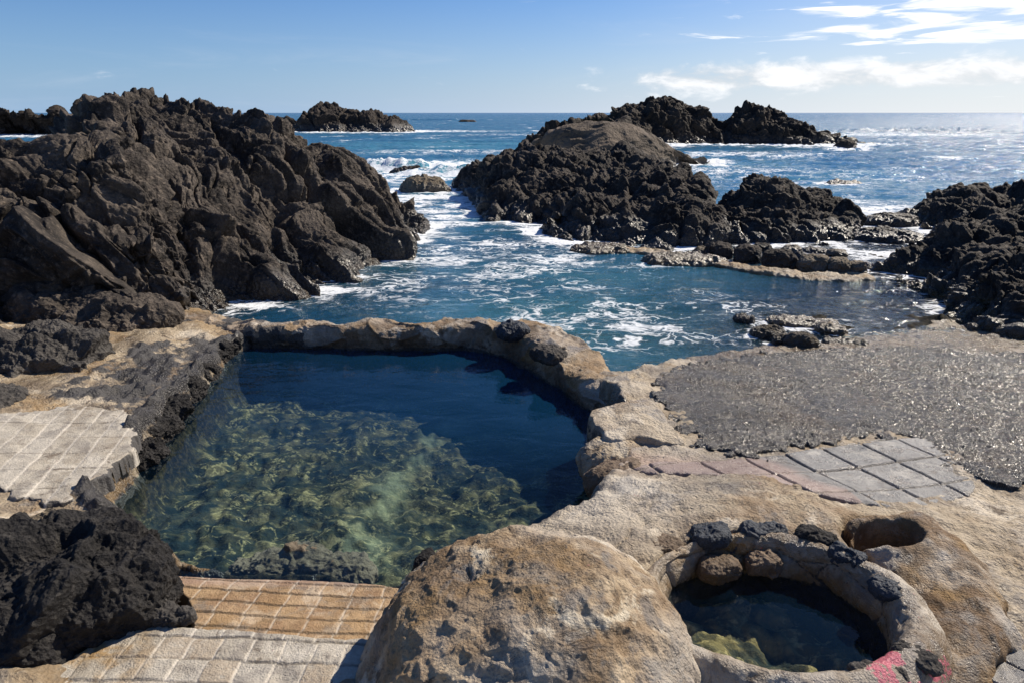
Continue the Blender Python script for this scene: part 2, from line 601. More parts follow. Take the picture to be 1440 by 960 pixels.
def mat_seabed(name='pool floor', gain=1.0):
    m, t, out = new_mat(name)
    pos = t.new('ShaderNodeNewGeometry').outputs['Position']
    n0 = t.noise(pos, 0.8, 5, 0.6).outputs[0]
    n1 = t.noise(pos, 5.0, 6, 0.6, 0.25).outputs[0]
    n2 = t.noise(pos, 22.0, 6, 0.65).outputs[0]
    caustic_net = t.noise(t.mapping(pos, (0.85, 1.1, 1)), 3.6, 4, 0.6, 0.7).outputs[0]
    caustic_net = t.math('SUBTRACT', 1.0, t.step(t.math('ABSOLUTE', t.math('SUBTRACT', caustic_net, 0.5)), 0.0, 0.05))
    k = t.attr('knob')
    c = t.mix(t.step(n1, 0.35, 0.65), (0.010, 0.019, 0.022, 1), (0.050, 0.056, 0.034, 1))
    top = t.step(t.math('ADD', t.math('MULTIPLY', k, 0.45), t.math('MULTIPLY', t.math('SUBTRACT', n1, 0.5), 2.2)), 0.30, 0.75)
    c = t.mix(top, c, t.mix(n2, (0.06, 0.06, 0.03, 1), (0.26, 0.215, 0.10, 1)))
    qd = t.vmath('ADD', pos, t.vmath('MULTIPLY', t.noise(pos, 3.0, 3, 0.6).outputs[1], (0.22, 0.22, 0.1)))
    vs = t.voro(qd, 5.2)
    sepc = t.new('ShaderNodeSeparateColor')
    t.put(sepc.inputs[0], vs.outputs['Color'])
    stone = t.mix(t.step(sepc.outputs[0], 0.25, 0.95), (0.012, 0.018, 0.018, 1), (0.24, 0.205, 0.105, 1))
    c = t.mix(t.math('MULTIPLY', t.step(vs.outputs['Distance'], 0.62, 0.40), 0.6), c, stone)
    c = t.mix(t.math('MULTIPLY', t.math('MULTIPLY', caustic_net, 0.75), t.step(n2, 0.40, 0.62)), c, (0.44, 0.38, 0.19, 1))  # bright wavy lines of sunlight under water, painted into the floor colour
    c = t.mix(t.math('MULTIPLY', t.step(t.noise(pos, 2.6, 5, 0.6, 0.7).outputs[0], 0.47, 0.60), 0.8), c, (0.010, 0.022, 0.026, 1))
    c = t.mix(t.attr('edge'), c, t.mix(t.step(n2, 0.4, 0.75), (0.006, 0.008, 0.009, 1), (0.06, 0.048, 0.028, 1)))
    c = t.mix(t.attr('sand'), c, t.mix(n2, (0.15, 0.19, 0.11, 1), (0.42, 0.42, 0.27, 1)))
    nrm = t.bump(t.math('ADD', n1, t.math('MULTIPLY', n2, 0.4)), 0.7, 0.08)
    if gain != 1.0:
        c = t.mix(1.0, c, (gain * 0.95, gain * 0.80, gain * 0.72, 1), 'MULTIPLY')
    principled(t, out, c, 0.9, nrm, 0.1)
    return m


def mat_water(name, deep, teal, bump_scale, bump_str, foam=False, rough=0.03):
    """water surface: Fresnel mirror over clear water (transparent) that turns murky where the attribute says it is deep"""
    m, t, out = new_mat(name)
    pos = t.new('ShaderNodeNewGeometry').outputs['Position']
    pw = t.mapping(pos, (1, 1, 0.2))
    if foam:
        n1 = t.noise(t.mapping(pos, (0.55, 1.0, 0.3)), 1.3, 6, 0.6, 0.5).outputs[0]
        n2 = t.noise(t.mapping(pos, (0.6, 1.0, 0.3)), 5.5, 5, 0.6, 0.4).outputs[0]
        n3 = t.noise(t.mapping(pos, (0.5, 1.0, 0.3)), 0.22, 5, 0.6, 0.3).outputs[0]
        h = t.math('ADD', t.math('MULTIPLY', n1, 0.5), t.math('MULTIPLY', n2, 0.14))
        far = t.attr('far')
        h = t.math('ADD', h, t.math('MULTIPLY', t.math('ADD', t.math('MULTIPLY', n3, 5.0), t.math('MULTIPLY', n1, 1.6)), far))
        nrm = t.bump(h, bump_str, bump_scale)
    else:
        n1 = t.noise(t.mapping(pos, (0.7, 1.3, 1)), 3.0, 4, 0.55, 0.6).outputs[0]
        n2 = t.noise(pos, 14.0, 3, 0.5, 0.3).outputs[0]
        nrm = t.bump(t.math('ADD', n1, t.math('MULTIPLY', n2, 0.12)), bump_str, bump_scale)
    lw = t.new('ShaderNodeLayerWeight')          # Schlick's Fresnel, the same from above and below
    lw.inputs[0].default_value = 0.5
    t.put(lw.inputs['Normal'], nrm)
    fres = t.math('ADD', 0.02, t.math('MULTIPLY', t.math('POWER', lw.outputs['Facing'], 5.0), 0.98))
    gl = t.new('ShaderNodeBsdfGlossy')
    t.put(gl.inputs['Roughness'], t.math('ADD', rough, t.math('MULTIPLY', t.attr('far'), 0.16)))
    t.put(gl.inputs['Normal'], nrm)
    df = t.new('ShaderNodeBsdfDiffuse')
    big = t.noise(t.mapping(pos, (0.5, 1, 1)), 0.35, 4, 0.6, 0.4).outputs[0]
    c = t.mix(t.math('MULTIPLY', t.attr('teal'), t.step(big, 0.2, 0.75, 0.55, 1.0)), deep, teal)
    t.put(df.inputs[0], c)
    if foam:
        t.put(df.inputs['Normal'], nrm)
    tr = t.new('ShaderNodeBsdfTransparent')
    t.put(tr.inputs[0], (0.86, 0.97, 0.98, 1) if not foam else (0.85, 0.95, 0.93, 1))
    body = t.new('ShaderNodeMixShader')
    t.put(body.inputs[0], t.attr('murk'))
    t.l.new(tr.outputs[0], body.inputs[1])
    t.l.new(df.outputs[0], body.inputs[2])
    surf = t.new('ShaderNodeMixShader')
    t.put(surf.inputs[0], fres)
    t.l.new(body.outputs[0], surf.inputs[1])
    t.l.new(gl.outputs[0], surf.inputs[2])
    last = surf
    if foam:
        fa = t.attr('foam')
        ctr = (-0.5, -0.5, -0.5)
        w1 = t.vmath('ADD', t.noise(pos, 0.8, 3, 0.6).outputs[1], ctr)
        w2 = t.vmath('ADD', t.noise(pos, 3.2, 3, 0.6).outputs[1], ctr)
        q = t.vmath('ADD', t.mapping(pos, (0.6, 1.0, 0.0)), t.vmath('MULTIPLY', w1, (2.2, 2.2, 0.0)))
        q = t.vmath('ADD', q, t.vmath('MULTIPLY', w2, (0.45, 0.45, 0.0)))
        e1 = t.voro(q, 1.5, 'DISTANCE_TO_EDGE').outputs[0]
        e2 = t.voro(q, 4.2, 'DISTANCE_TO_EDGE').outputs[0]
        na = t.noise(q, 1.0, 3, 0.5).outputs[0]
        ra = t.math('MULTIPLY', t.math('ABSOLUTE', t.math('SUBTRACT', na, 0.5)), 2.0)
        br = t.noise(t.mapping(pos, (0.7, 1, 0)), 0.95, 5, 0.65).outputs[0]
        fine = t.noise(pos, 7.0, 6, 0.7).outputs[0]
        loc = t.math('MULTIPLY', fa, t.step(br, 0.30, 0.62, 0.12, 1.42))
        wd1 = t.math('MULTIPLY', loc, 0.175)
        wd2 = t.math('MULTIPLY', t.math('MULTIPLY', loc, loc), 0.19)
        l1 = t.step(t.math('SUBTRACT', wd1, t.math('ADD', e1, t.math('MULTIPLY', fine, 0.13))), -0.05, 0.05)
        l2 = t.step(t.math('SUBTRACT', wd2, t.math('ADD', e2, t.math('MULTIPLY', fine, 0.16))), -0.08, 0.06)
        l3 = t.step(t.math('SUBTRACT', t.math('MULTIPLY', loc, 0.16), t.math('ADD', ra, t.math('MULTIPLY', fine, 0.10))), -0.04, 0.04)
        l1 = t.math('MAXIMUM', l1, l3)
        solid = t.step(t.math('ADD', loc, t.math('MULTIPLY', t.math('SUBTRACT', fine, 0.5), 1.3)), 0.95, 1.45)
        fm = t.math('MAXIMUM', t.math('MAXIMUM', l1, l2), solid, clamp=True)
        fm = t.math('MULTIPLY', fm, t.step(fine, 0.2, 0.55, 0.55, 0.95))
        fd = t.new('ShaderNodeBsdfDiffuse')
        t.put(fd.inputs[0], (0.80, 0.83, 0.85, 1))
        t.put(fd.inputs['Normal'], t.bump(t.math('ADD', h, t.math('MULTIPLY', fine, 0.4)), 0.6, 0.2))
        mx = t.new('ShaderNodeMixShader')
        t.put(mx.inputs[0], fm)
        t.l.new(surf.outputs[0], mx.inputs[1])
        t.l.new(fd.outputs[0], mx.inputs[2])
        last = mx
    t.l.new(last.outputs[0], out.inputs[0])
    return m


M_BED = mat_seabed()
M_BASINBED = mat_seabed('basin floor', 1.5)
M_SEA = mat_water('sea water', (0.010, 0.085, 0.19, 1), (0.075, 0.27, 0.34, 1), 0.45, 0.65, True, 0.07)
M_POOL = mat_water('pool water', (0.005, 0.045, 0.12, 1), (0.006, 0.05, 0.09, 1), 0.05, 0.25, False, 0.02)
M_TUB = mat_water('basin water', (0.006, 0.025, 0.055, 1), (0.006, 0.05, 0.09, 1), 0.02, 0.12, False, 0.01)


# ------------------------------------------------------------------ rock displacement styles
def disp_crag(p, s=1.0, seed=0):
    """blocky, layered lava: beds dip down to the right"""
    ax = np.array([0.70, -0.30, -0.64])
    ax /= np.linalg.norm(ax)
    b = np.array([0.25, 0.95, -0.17])
    b -= ax * (b @ ax)
    b /= np.linalg.norm(b)
    c = np.cross(ax, b)
    q0 = p / s
    warp = np.stack([fbm(q0 * 0.8, 2, seed + 91), fbm(q0 * 0.8 + 9, 2, seed + 92), fbm(q0 * 0.8 + 21, 2, seed + 93)], -1) * 0.45
    qs = np.stack([q0 @ ax * 0.42, q0 @ b, q0 @ c], -1) + warp
    d = 0.42 * fbm(q0 * 0.42, 2, seed)
    lay = (q0 @ c) * 0.9 + 0.5 * (q0 @ b) * 0.6 + 1.1 * fbm(q0 * 0.35, 2, seed + 40) + 0.3 * fbm(qs * 1.2, 2, seed + 41)
    fr = lay - np.floor(lay)
    d += 0.34 * (fr ** 1.3 * sstep(1 - fr, 0, 0.12) - 0.4)
    lay2 = lay * 2.7 + 0.6 * fbm(qs * 1.9, 2, seed + 42)
    fr = lay2 - np.floor(lay2)
    d += 0.13 * (fr ** 1.3 * sstep(1 - fr, 0, 0.15) - 0.4) * sstep(fbm(q0 * 0.7, 2, seed + 43), -0.35, 0.2)
    F1, F2, I, V = worley(qs * 0.62, seed + 1)
    tilt = (V[:, 0] * (rnd_of(I, 1) - 0.5) + V[:, 1] * (rnd_of(I, 2) - 0.5) + V[:, 2] * (rnd_of(I, 3) - 0.5)) * 1.15 * sstep(F2 - F1, 0, 0.10)
    d += tilt + (rnd_of(I, 4) - 0.5) * 0.34 * sstep(F2 - F1, 0, 0.1) - 0.16 * np.exp(-(F2 - F1) / 0.07)
    F1, F2, I, V = worley(qs * 2.3, seed + 2)
    tilt = (V[:, 0] * (rnd_of(I, 1) - 0.5) + V[:, 1] * (rnd_of(I, 2) - 0.5) + V[:, 2] * (rnd_of(I, 3) - 0.5)) * 0.42 * sstep(F2 - F1, 0, 0.10)
    d += tilt + (rnd_of(I, 4) - 0.5) * 0.12 + 0.08 * (0.5 - F1) - 0.06 * np.exp(-(F2 - F1) / 0.09)
    F1, F2, I, V = worley(qs * 6.0, seed + 3)
    d += 0.035 * (0.5 - F1) + (rnd_of(I, 4) - 0.5) * 0.04 * sstep(F2 - F1, 0, 0.1) - 0.02 * np.exp(-(F2 - F1) / 0.12)
    d += 0.10 * ridged(qs * 2.6, 4, seed + 5, 0.55) + 0.025 * fbm(q0 * 12, 2, seed + 6)
    return d * s


def disp_pillow(p, s=1.0, seed=0):
    """lumpy, cobbly lava"""
    q0 = p / s
    warp = np.stack([fbm(q0 * 1.1, 2, seed + 91), fbm(q0 * 1.1 + 9, 2, seed + 92), fbm(q0 * 1.1 + 21, 2, seed + 93)], -1) * 0.35
    q = q0 + warp
    d = 0.45 * fbm(q0 * 0.45, 2, seed)
    F1, F2, I, V = worley(q * 0.62, seed + 1)
    tilt = (V[:, 0] * (rnd_of(I, 1) - 0.5) + V[:, 1] * (rnd_of(I, 2) - 0.5) + V[:, 2] * (rnd_of(I, 3) - 0.5)) * 0.9 * sstep(F2 - F1, 0, 0.2)
    d += tilt + 0.40 * (0.55 - F1) + (rnd_of(I, 4) - 0.5) * 0.3 * sstep(F2 - F1, 0, 0.1) - 0.10 * np.exp(-(F2 - F1) / 0.07)
    F1, F2, I, V = worley(q * 1.75, seed + 2)
    tilt = (V[:, 0] * (rnd_of(I, 1) - 0.5) + V[:, 1] * (rnd_of(I, 2) - 0.5) + V[:, 2] * (rnd_of(I, 3) - 0.5)) * 0.22 * sstep(F2 - F1, 0, 0.2)
    d += 1.5 * tilt + 0.20 * (0.5 - F1) + (rnd_of(I, 4) - 0.5) * 0.10 - 0.05 * np.exp(-(F2 - F1) / 0.09)
    F1, F2, I, V = worley(q * 4.6, seed + 3)
    d += 0.075 * (0.5 - F1) + (rnd_of(I, 4) - 0.5) * 0.05 - 0.02 * np.exp(-(F2 - F1) / 0.12)
    d += 0.05 * ridged(q * 4.0, 3, seed + 5) + 0.03 * fbm(q0 * 11, 2, seed + 6)
    return d * s


def disp_mixed(p, s=1.0, seed=0):
    return 0.55 * disp_pillow(p, s, seed) + 0.52 * disp_crag(p, s * 1.15, seed + 30)


def disp_dome(p, s=1.0, seed=0):
    q0 = p / s
    ax = q0 * np.array([0.5, 1, 1.6])
    d = 0.25 * fbm(q0 * 0.5, 3, seed) + 0.22 * ridged(ax * 0.9 + 0.4 * fbm(q0, 2, seed + 8)[:, None], 3, seed + 2)
    d += 0.05 * fbm(q0 * 3, 3, seed + 4)
    return d * s


def disp_boulder(p, s=1.0, seed=0):
    q0 = p / s
    d = 0.28 * fbm(q0 * 1.0, 2, seed)
    F1, F2, I, V = worley(q0 * 1.7 + 0.3 * fbm(q0 * 2, 2, seed + 7)[:, None], seed + 1)
    tilt = (V[:, 0] * (rnd_of(I, 1) - 0.5) + V[:, 1] * (rnd_of(I, 2) - 0.5) + V[:, 2] * (rnd_of(I, 3) - 0.5)) * 0.5 * sstep(F2 - F1, 0, 0.25)
    d += tilt + (rnd_of(I, 4) - 0.5) * 0.12 * sstep(F2 - F1, 0, 0.15)
    d += 0.10 * ridged(q0 * 3.0, 4, seed + 5, 0.6)
    F1, F2, I, V = worley(q0 * 8, seed + 3)
    d += 0.05 * (0.5 - F1) + 0.03 * fbm(q0 * 16, 3, seed + 6)
    return d * s


WATERLINE = []      # (x, y, reach) samples where rock meets the sea


def loft_grid(stations, nt, ns, convex=1.55, back=(0.0, 1.0), backdrop=1.2, seed=0):
    """front base pixel (on z=0) + ridge pixel at depth y -> grid of points front foot, front, ridge, back"""
    Fp = np.array([P(a, b, 0.0) for a, b, _, _, _ in stations])
    Rp = np.array([D(c, d, e) for _, _, c, d, e in stations])
    t = np.linspace(0, 1, nt)
    Fc, Rc = crom(Fp, t), crom(Rp, t)
    hgt = np.maximum(Rc[:, 2:3], 0.05)
    bk = Rc.copy()
    bv = np.array(back) / np.hypot(*back)
    bk[:, :2] += bv * (0.5 + hgt * backdrop)
    bk[:, 2] = -0.6
    foot = Fc + (Fc - Rc) * 0.10
    foot[:, 2] = -0.7
    n0, n1, n2 = max(6, ns // 12), int(ns * 0.62), int(ns * 0.26)
    rows = []
    for s in np.linspace(0, 1, n0, endpoint=False):
        rows.append(foot * (1 - s) + Fc * s)
    for s in np.linspace(0, 1, n1, endpoint=False):
        r = Fc * (1 - s) + Rc * s
        r[:, 2] = Fc[:, 2] + (Rc[:, 2] - Fc[:, 2]) * (1 - (1 - s) ** convex)
        rows.append(r)
    for s in np.linspace(0, 1, n2):
        r = Rc * (1 - s) + bk * s
        r[:, 2] = Rc[:, 2] + (bk[:, 2] - Rc[:, 2]) * s ** 1.7
        rows.append(r)
    return np.array(rows)


def finish_rock(G, disp, s, seed, fade_ends=True, amp=1.0, wrap=False):
    nr, nc = G.shape[:2]
    N = grid_normals(G, wrap)
    p = G.reshape(-1, 3)
    # smooth the normals of the coarse loft a bit
    for _ in range(6):
        N = (N + np.roll(N, 1, 0) + np.roll(N, -1, 0)) / 3
    N = N / (np.linalg.norm(N, axis=-1, keepdims=True) + 1e-9)
    d = disp(p, s, seed) * amp
    if fade_ends:
        t = np.linspace(0, 1, nc)
        f = sstep(t, 0, 0.06) * sstep(1 - t, 0, 0.06) * 0.75 + 0.25
        d = (d.reshape(nr, nc) * f[None, :]).ravel()
    return (p + N.reshape(-1, 3) * d[:, None]), d


def rock_attrs(V, wet_h=0.35, algae=0.0):
    nz = fbm(V * 1.5, 3, 5)
    wet = 1 - sstep(V[:, 2] + nz * 0.4 * wet_h, wet_h * 0.4, wet_h * 1.3)
    alg = algae * (1 - sstep(V[:, 2] + nz * 0.2, 0.08, 0.35))
    return {'wet': wet, 'algae': alg}


def rock(name, lofts, mat, disp, s, seed, wet_h=0.35, algae=0.0, amp=1.0, reach=1.0, foam=True):
    Vs, Fs = [], []
    off = 0
    for k, (st, nt, ns, convex, back) in enumerate(lofts):
        G = loft_grid(st, nt, ns, convex, back)
        V, d = finish_rock(G, disp, s, seed + k * 7, amp=amp)
        F = grid_faces(*G.shape[:2])
        Vs.append(V)
        Fs.append(F + off)
        off += len(V)
    V = np.concatenate(Vs)
    F = np.concatenate(Fs)
    if foam:
        near = np.abs(V[:, 2]) < 0.12 * s
        w = V[near][::max(1, int(near.sum() / 260))]
        for q in w:
            WATERLINE.append((q[0], q[1], reach))
    return link_mesh(name, V, F, mat, attrs=rock_attrs(V, wet_h, algae))


def cube_sphere(n):
    a = np.tan(np.linspace(-1, 1, n) * math.pi / 4)
    A, B = np.meshgrid(a, a, indexing='ij')
    one = np.ones_like(A)
    faces = [(one, A, B), (-one, B, A), (B, one, A), (A, -one, B), (A, B, one), (B, A, -one)]
    Vs, Fs = [], []
    for k, (x, y, z) in enumerate(faces):
        v = np.stack([x, y, z], -1).reshape(-1, 3)
        Vs.append(v / np.linalg.norm(v, axis=1, keepdims=True))
        Fs.append(grid_faces(n, n) + k * n * n)
    V = np.concatenate(Vs)
    F = np.concatenate(Fs)
    key = np.round(V * 1e5).astype(np.int64)
    _, first, inv = np.unique(key, axis=0, return_index=True, return_inverse=True)
    return V[first], inv.ravel()[F]


def blob(name, c, rad, mat, n=60, rot=0.0, power=2.0, disp=None, s=1.0, seed=0, parent=None, wet_h=0.0, algae=0.0, tilt=0.0, amp=1.0, water=0.0, squash=None):
    U, F = cube_sphere(n)
    m = (np.abs(U) ** power).sum(1) ** (1 / power)
    V = U / m[:, None] * np.array(rad)
    N = U / np.array(rad)
    N /= np.linalg.norm(N, axis=1, keepdims=True)
    if tilt:
        ct, st = math.cos(tilt), math.sin(tilt)
        R = np.array([[ct, 0, st], [0, 1, 0], [-st, 0, ct]])
        V, N = V @ R.T, N @ R.T
    cr, sr = math.cos(rot), math.sin(rot)
    R = np.array([[cr, -sr, 0], [sr, cr, 0], [0, 0, 1]])
    V, N = V @ R.T, N @ R.T
    V = V + np.array(c)
    if disp is not None:
        V = V + N * (disp(V + seed * 3.17, s, seed) * amp)[:, None]
    at = rock_attrs(V - np.array([0, 0, water]), wet_h, algae) if wet_h > 0 else {}
    return link_mesh(name, V, F, mat, parent, at)


# ------------------------------------------------------------------ the ground: terraces, pool floor and near seabed in one sheet
TERR = TPS(pxz([
    # left terrace
    (-250, 560, .6), (-250, 900, .5), (0, 470, .42), (0, 560, .38), (0, 640, .36), (0, 740, .34), (0, 860, .38), (0, 960, .40),
    (60, 600, .34), (120, 580, .32), (190, 585, .28), (130, 690, .30), (60, 700, .32), (200, 620, .26), (150, 510, .27), (240, 470, .26),
    (200, 560, .24), (280, 510, .17), (330, 492, .12), (300, 470, .18), (120, 730, .28), (250, 800, .14), (300, 880, .12), (560, 830, .12), (560, 900, .26),
    (100, 900, .30), (300, 960, .30), (450, 960, .30), (250, 440, .20), (330, 436, .02), (380, 428, -.2), (100, 470, .36),
    # between pool and basin
    (620, 780, .25), (720, 745, .36), (800, 715, .41), (870, 680, .42), (850, 640, .34), (760, 900, .4), (900, 780, .58), (1000, 960, .3),
    # right terrace
    (845, 590, .36), (880, 545, .36), (850, 530, .30), (930, 520, .27), (1010, 500, .09), (1100, 490, .03), (1200, 480, -.01), (1300, 468, -.03), (1440, 458, -.06),
    (1440, 520, .12), (1320, 505, .06), (1200, 510, .08), (1080, 530, .20), (1000, 570, .30), (1100, 600, .32), (1250, 580, .25), (1440, 610, .28), (1350, 640, .34),
    (1400, 700, .40), (1150, 660, .37), (1000, 650, .40), (920, 650, .42), (1000, 722, .60), (1080, 722, .60), (1160, 728, .58), (1250, 738, .52), (1440, 800, .44), (1440, 960, .36), (1620, 700, .5), (1620, 520, .3), (1620, 900, .5),
]))
BED = TPS(pxz([
    # pool floor (shallower to the near left)
    (300, 560, -.52), (240, 650, -.45), (200, 720, -.40), (320, 790, -.36), (450, 800, -.38), (560, 810, -.42), (400, 700, -.50), (560, 700, -.58),
    (700, 700, -.58), (780, 660, -.72), (700, 600, -.74), (560, 600, -.62), (430, 580, -.58), (500, 530, -.72), (650, 530, -.92), (400, 510, -.78), (760, 590, -.95),
    # near sea
    (350, 436, -.15), (450, 420, -.5), (560, 425, -.9), (700, 400, -1.8), (850, 500, -.55), (820, 470, -1.0), (930, 500, -.5), (1010, 480, -.35), (900, 420, -1.3), (1000, 430, -.8), (800, 350, -1.5),
    (1100, 470, -.12), (1180, 462, -.08), (1300, 455, -.06), (1440, 470, .0), (1100, 430, -.35), (1230, 430, -.22), (1360, 430, -.15), (1100, 390, -.25), (1000, 365, -.2), (900, 352, -.25), (1200, 395, -.15), (1440, 400, .1), (600, 350, -3), (1300, 340, -.3), (1100, 300, -2),
]))
POOL_PX = [(345, 490, 0), (318, 500, 0), (292, 532, 0), (250, 578, 0), (212, 630, 0), (172, 676, 0), (128, 722, 0), (170, 760, 0), (245, 806, 0), (400, 812, 0), (572, 828, 0), (605, 800, .2), (690, 752, .36), (765, 727, .4),
           (828, 704, .4), (872, 668, .2), (880, 630, 0), (862, 592, 0), (818, 560, 0), (765, 526, 0), (710, 496, 0), (645, 480, 0), (520, 480, 0), (420, 480, 0)]
POOL_POLY = np.array(pxz(POOL_PX))[:, :2]
SEA_POLY = np.array(pxz([(420, 476, 0), (250, 440, 0), (100, 400, 0), (-300, 330, 0), (700, 225, 0), (2000, 225, 0), (2200, 440, 0), (1440, 452, 0), (1250, 470, 0), (1090, 490, 0), (1010, 502, 0), (930, 522, .1), (880, 530, .2), (848, 530, .2), (800, 500, .0), (740, 470, 0), (640, 462, 0), (520, 462, 0)]))[:, :2]
STEP_POLY = np.array([(-2.6, 3.99), (-1.7, 3.97), (-0.9, 3.93), (-0.45, 3.75), (-0.2, 3.3), (-0.2, 2.95), (-2.6, 2.95)])
PEB = np.array(pxz([(932, 528, .27), (1000, 510, .16), (1080, 497, .1), (1180, 488, .08), (1300, 486, .08), (1420, 495, .12), (1560, 520, .16), (1560, 640, .3), (1440, 690, .36), (1360, 680, .34), (1290, 622, .3), (1200, 620, .33), (1060, 648, .36), (1000, 640, .36), (950, 600, .34), (925, 560, .32)]))[:, :2]
SLABS = np.array(pxz([(1000, 652, .38), (1060, 645, .38), (1180, 624, .36), (1285, 612, .34), (1330, 632, .36), (1372, 682, .4), (1340, 708, .4), (1265, 728, .42), (1185, 722, .42), (1120, 706, .42), (1060, 690, .41), (985, 680, .42), (905, 668, .42), (900, 655, .42)]))[:, :2]
LEFT_TILES = np.array(pxz([(-60, 610, .33), (60, 582, .33), (110, 572, .32), (160, 574, .3), (190, 590, .28), (194, 622, .26), (171, 652, .26), (146, 677, .27), (120, 701, .28), (90, 715, .3), (40, 708, .32), (0, 690, .33), (-60, 680, .34)]))[:, :2]
BASIN_C, BASIN_R = np.array([1.37, 2.98]), np.array([0.56, 0.46])
HOLE = P(1246, 768, .5)[:2]


def ground_z(x, y, detail=True):
    p = xyz(x, y)
    rag = 0.05 * fbm(p * 4, 3, 3) + 0.07 * fbm(p * 1.3, 2, 4)
    sp = polysd(x, y, POOL_POLY) + rag
    ss = polysd(x, y, SEA_POLY) + rag
    terr, bed = TERR(x, y), BED(x, y)
    wet_in = np.maximum(sstep(sp, -0.05, 0.26), sstep(ss, -0.05, 0.3))
    ms = sstep(polysd(x, y, STEP_POLY), -0.03, 0.05)
    terr = terr * (1 - ms) - 0.07 * ms
    b = (1 - np.hypot((x - BASIN_C[0]) / 0.66, (y - BASIN_C[1]) / 0.60))
    wet_b = sstep(b, 0.0, 0.1)
    return terr, bed, wet_in, wet_b, sp, ss


def build_ground():
    xs = np.arange(-8.5, 11.5, 0.0175)
    ys = [1.2]
    while ys[-1] < 22:
        ys.append(ys[-1] + max(0.0135, 0.0042 * ys[-1] ** 1.2))
    ys = np.array(ys)
    X, Y = np.meshgrid(xs, ys)
    x, y = X.ravel(), Y.ravel()
    terr, bed, win, wb, sp, ss = ground_z(x, y)
    p = xyz(x, y)
    # lava showing through on the left terrace
    LAVA = np.array(pxz([(335, 488, .1), (285, 474, .2), (190, 492, .25), (110, 530, .3), (60, 570, .3), (110, 572, .3), (205, 585, .25), (215, 640, .2), (250, 590, .1), (300, 525, .1)]))[:, :2]
    dl = polysd(x, y, LAVA)
    dark = (0.42 + 0.45 * sstep(fbm(p * 2.6, 3, 22), -0.3, 0.2)) * sstep(dl + 0.30 * fbm(p * 1.6, 3, 21), -0.25, 0.25)
    # rough dark rim along the pool edge
    rim = np.exp(-((sp + 0.06) / 0.10) ** 2) * (x < -2.2)
    dark = np.maximum(dark, rim * 1.1)
    dark = np.maximum(dark, 0.35 * np.exp(-((sp + 0.04) / 0.06) ** 2))
    lump = fbm(p * 2.0, 4, 9)
    W1 = worley(p * 6, 31, True)
    rough = 0.05 * lump + 0.022 * ridged(p * 5, 3, 10) + dark * (0.12 * (0.5 - W1[0]) + 0.09 * ridged(p * 6, 4, 12))
    flow = 0.03 * np.abs(fbm(p * np.array([1.2, 3.0, 1]) + 0.6 * lump[:, None], 3, 44))
    crack = np.exp(-np.abs(fbm(p * 1.7, 4, 46)) / 0.022) * sstep(fbm(p * 0.8, 2, 47), -0.1, 0.2)
    peb = worley(p * 14, 48, True)
    stud = np.maximum(0, 0.42 - peb[0]) * 0.035 * (rnd_of(peb[2], 1) > 0.7)
    terr = terr + rough * 0.8 + flow - 0.022 * crack + stud + 0.012 * ridged(p * 9, 3, 49)
    # pool floor: cobbles
    q = p + 0.12 * np.stack([fbm(p * 2, 2, 50), fbm(p * 2 + 7, 2, 51), 0 * x], -1)
    A = worley(q * 4.2, 32, True)
    B = worley(q * 8.5, 33, True)
    knob = 0.6 * (0.75 - A[0]) + 0.45 * (0.6 - B[0]) + 0.35 * fbm(p * 3, 3, 52) + 0.3
    bedz = bed + 0.07 * (0.5 - A[0]) + 0.045 * (0.5 - B[0]) + 0.07 * fbm(p * 1.2, 3, 53) + 0.03 * ridged(p * 4, 3, 54)
    big = worley(p * 1.1, 35, True)
    bedz += 0.30 * np.maximum(0, 0.40 - big[0]) * (rnd_of(big[2], 2) > 0.4)
    # a paler sunken path down the middle of the pool
    PATH = [P(505, 830, -.5)[:2], P(530, 750, -.7)[:2], P(565, 690, -.8)[:2], P(640, 620, -1)[:2]]
    sand = np.zeros_like(x)
    for a, b_ in zip(PATH[:-1], PATH[1:]):
        e = b_ - a
        tt = np.clip(((x - a[0]) * e[0] + (y - a[1]) * e[1]) / (e @ e), 0, 1)
        sand = np.maximum(sand, np.exp(-((x - a[0] - tt * e[0]) ** 2 + (y - a[1] - tt * e[1]) ** 2) / 0.03))
    sand = sand * sstep(fbm(p * 2.2, 3, 55), -0.25, 0.15) * 0.7 * (sp > 0)
    terr = terr - 0.07 * sstep(polysd(x, y, LEFT_TILES), 0.05, 0.14)
    terr = terr - 0.05 * sstep(polysd(x, y, PEB), 0.12, 0.28) - 0.03 * sstep(polysd(x, y, SLABS), 0.05, 0.12)
    z = terr * (1 - win) + bedz * win
    # basin bed
    zb = 0.18 + 0.06 * (0.5 - B[0]) + 0.05 * fbm(p * 6, 3, 61) + 0.13 * sstep(BASIN_C[0] - x + (BASIN_C[1] - y), -0.1, 0.6)
    dark = np.where((z < 0.0) & (x < 1.2) & (y < 9.2), 1.0, dark)
    z = z * (1 - wb) + zb * wb
    # sunk ground under the mound's hole
    hd = np.hypot(x - HOLE[0], y - HOLE[1])
    z = z - 0.45 * (1 - sstep(hd, 0.1, 0.3))
    wet = 1 - sstep(terr + 0.10 * lump, 0.05, 0.22)
    wet = np.maximum(wet, 1 - sstep(-sp, 0.0, 0.10))
    wet = np.maximum(wet, 0.8 * sstep(x + 0.25 * y + 0.6 * lump, 5.0, 7.0) * (y > 4.6))
    wet = np.maximum(wet, (1 - sstep(terr + 0.10 * lump, 0.12, 0.30)) * (x > 0.9) * (y > 4.9))
    wet = np.maximum(wet, 0.8 * sstep(fbm(p * 1.1, 3, 74), -0.1, 0.25) * (x < -2.4) * (y > 5.6))
    wet = np.maximum(wet, 0.75 * sstep(fbm(p * 0.9, 3, 73), 0.05, 0.30) * (x > 0.8))
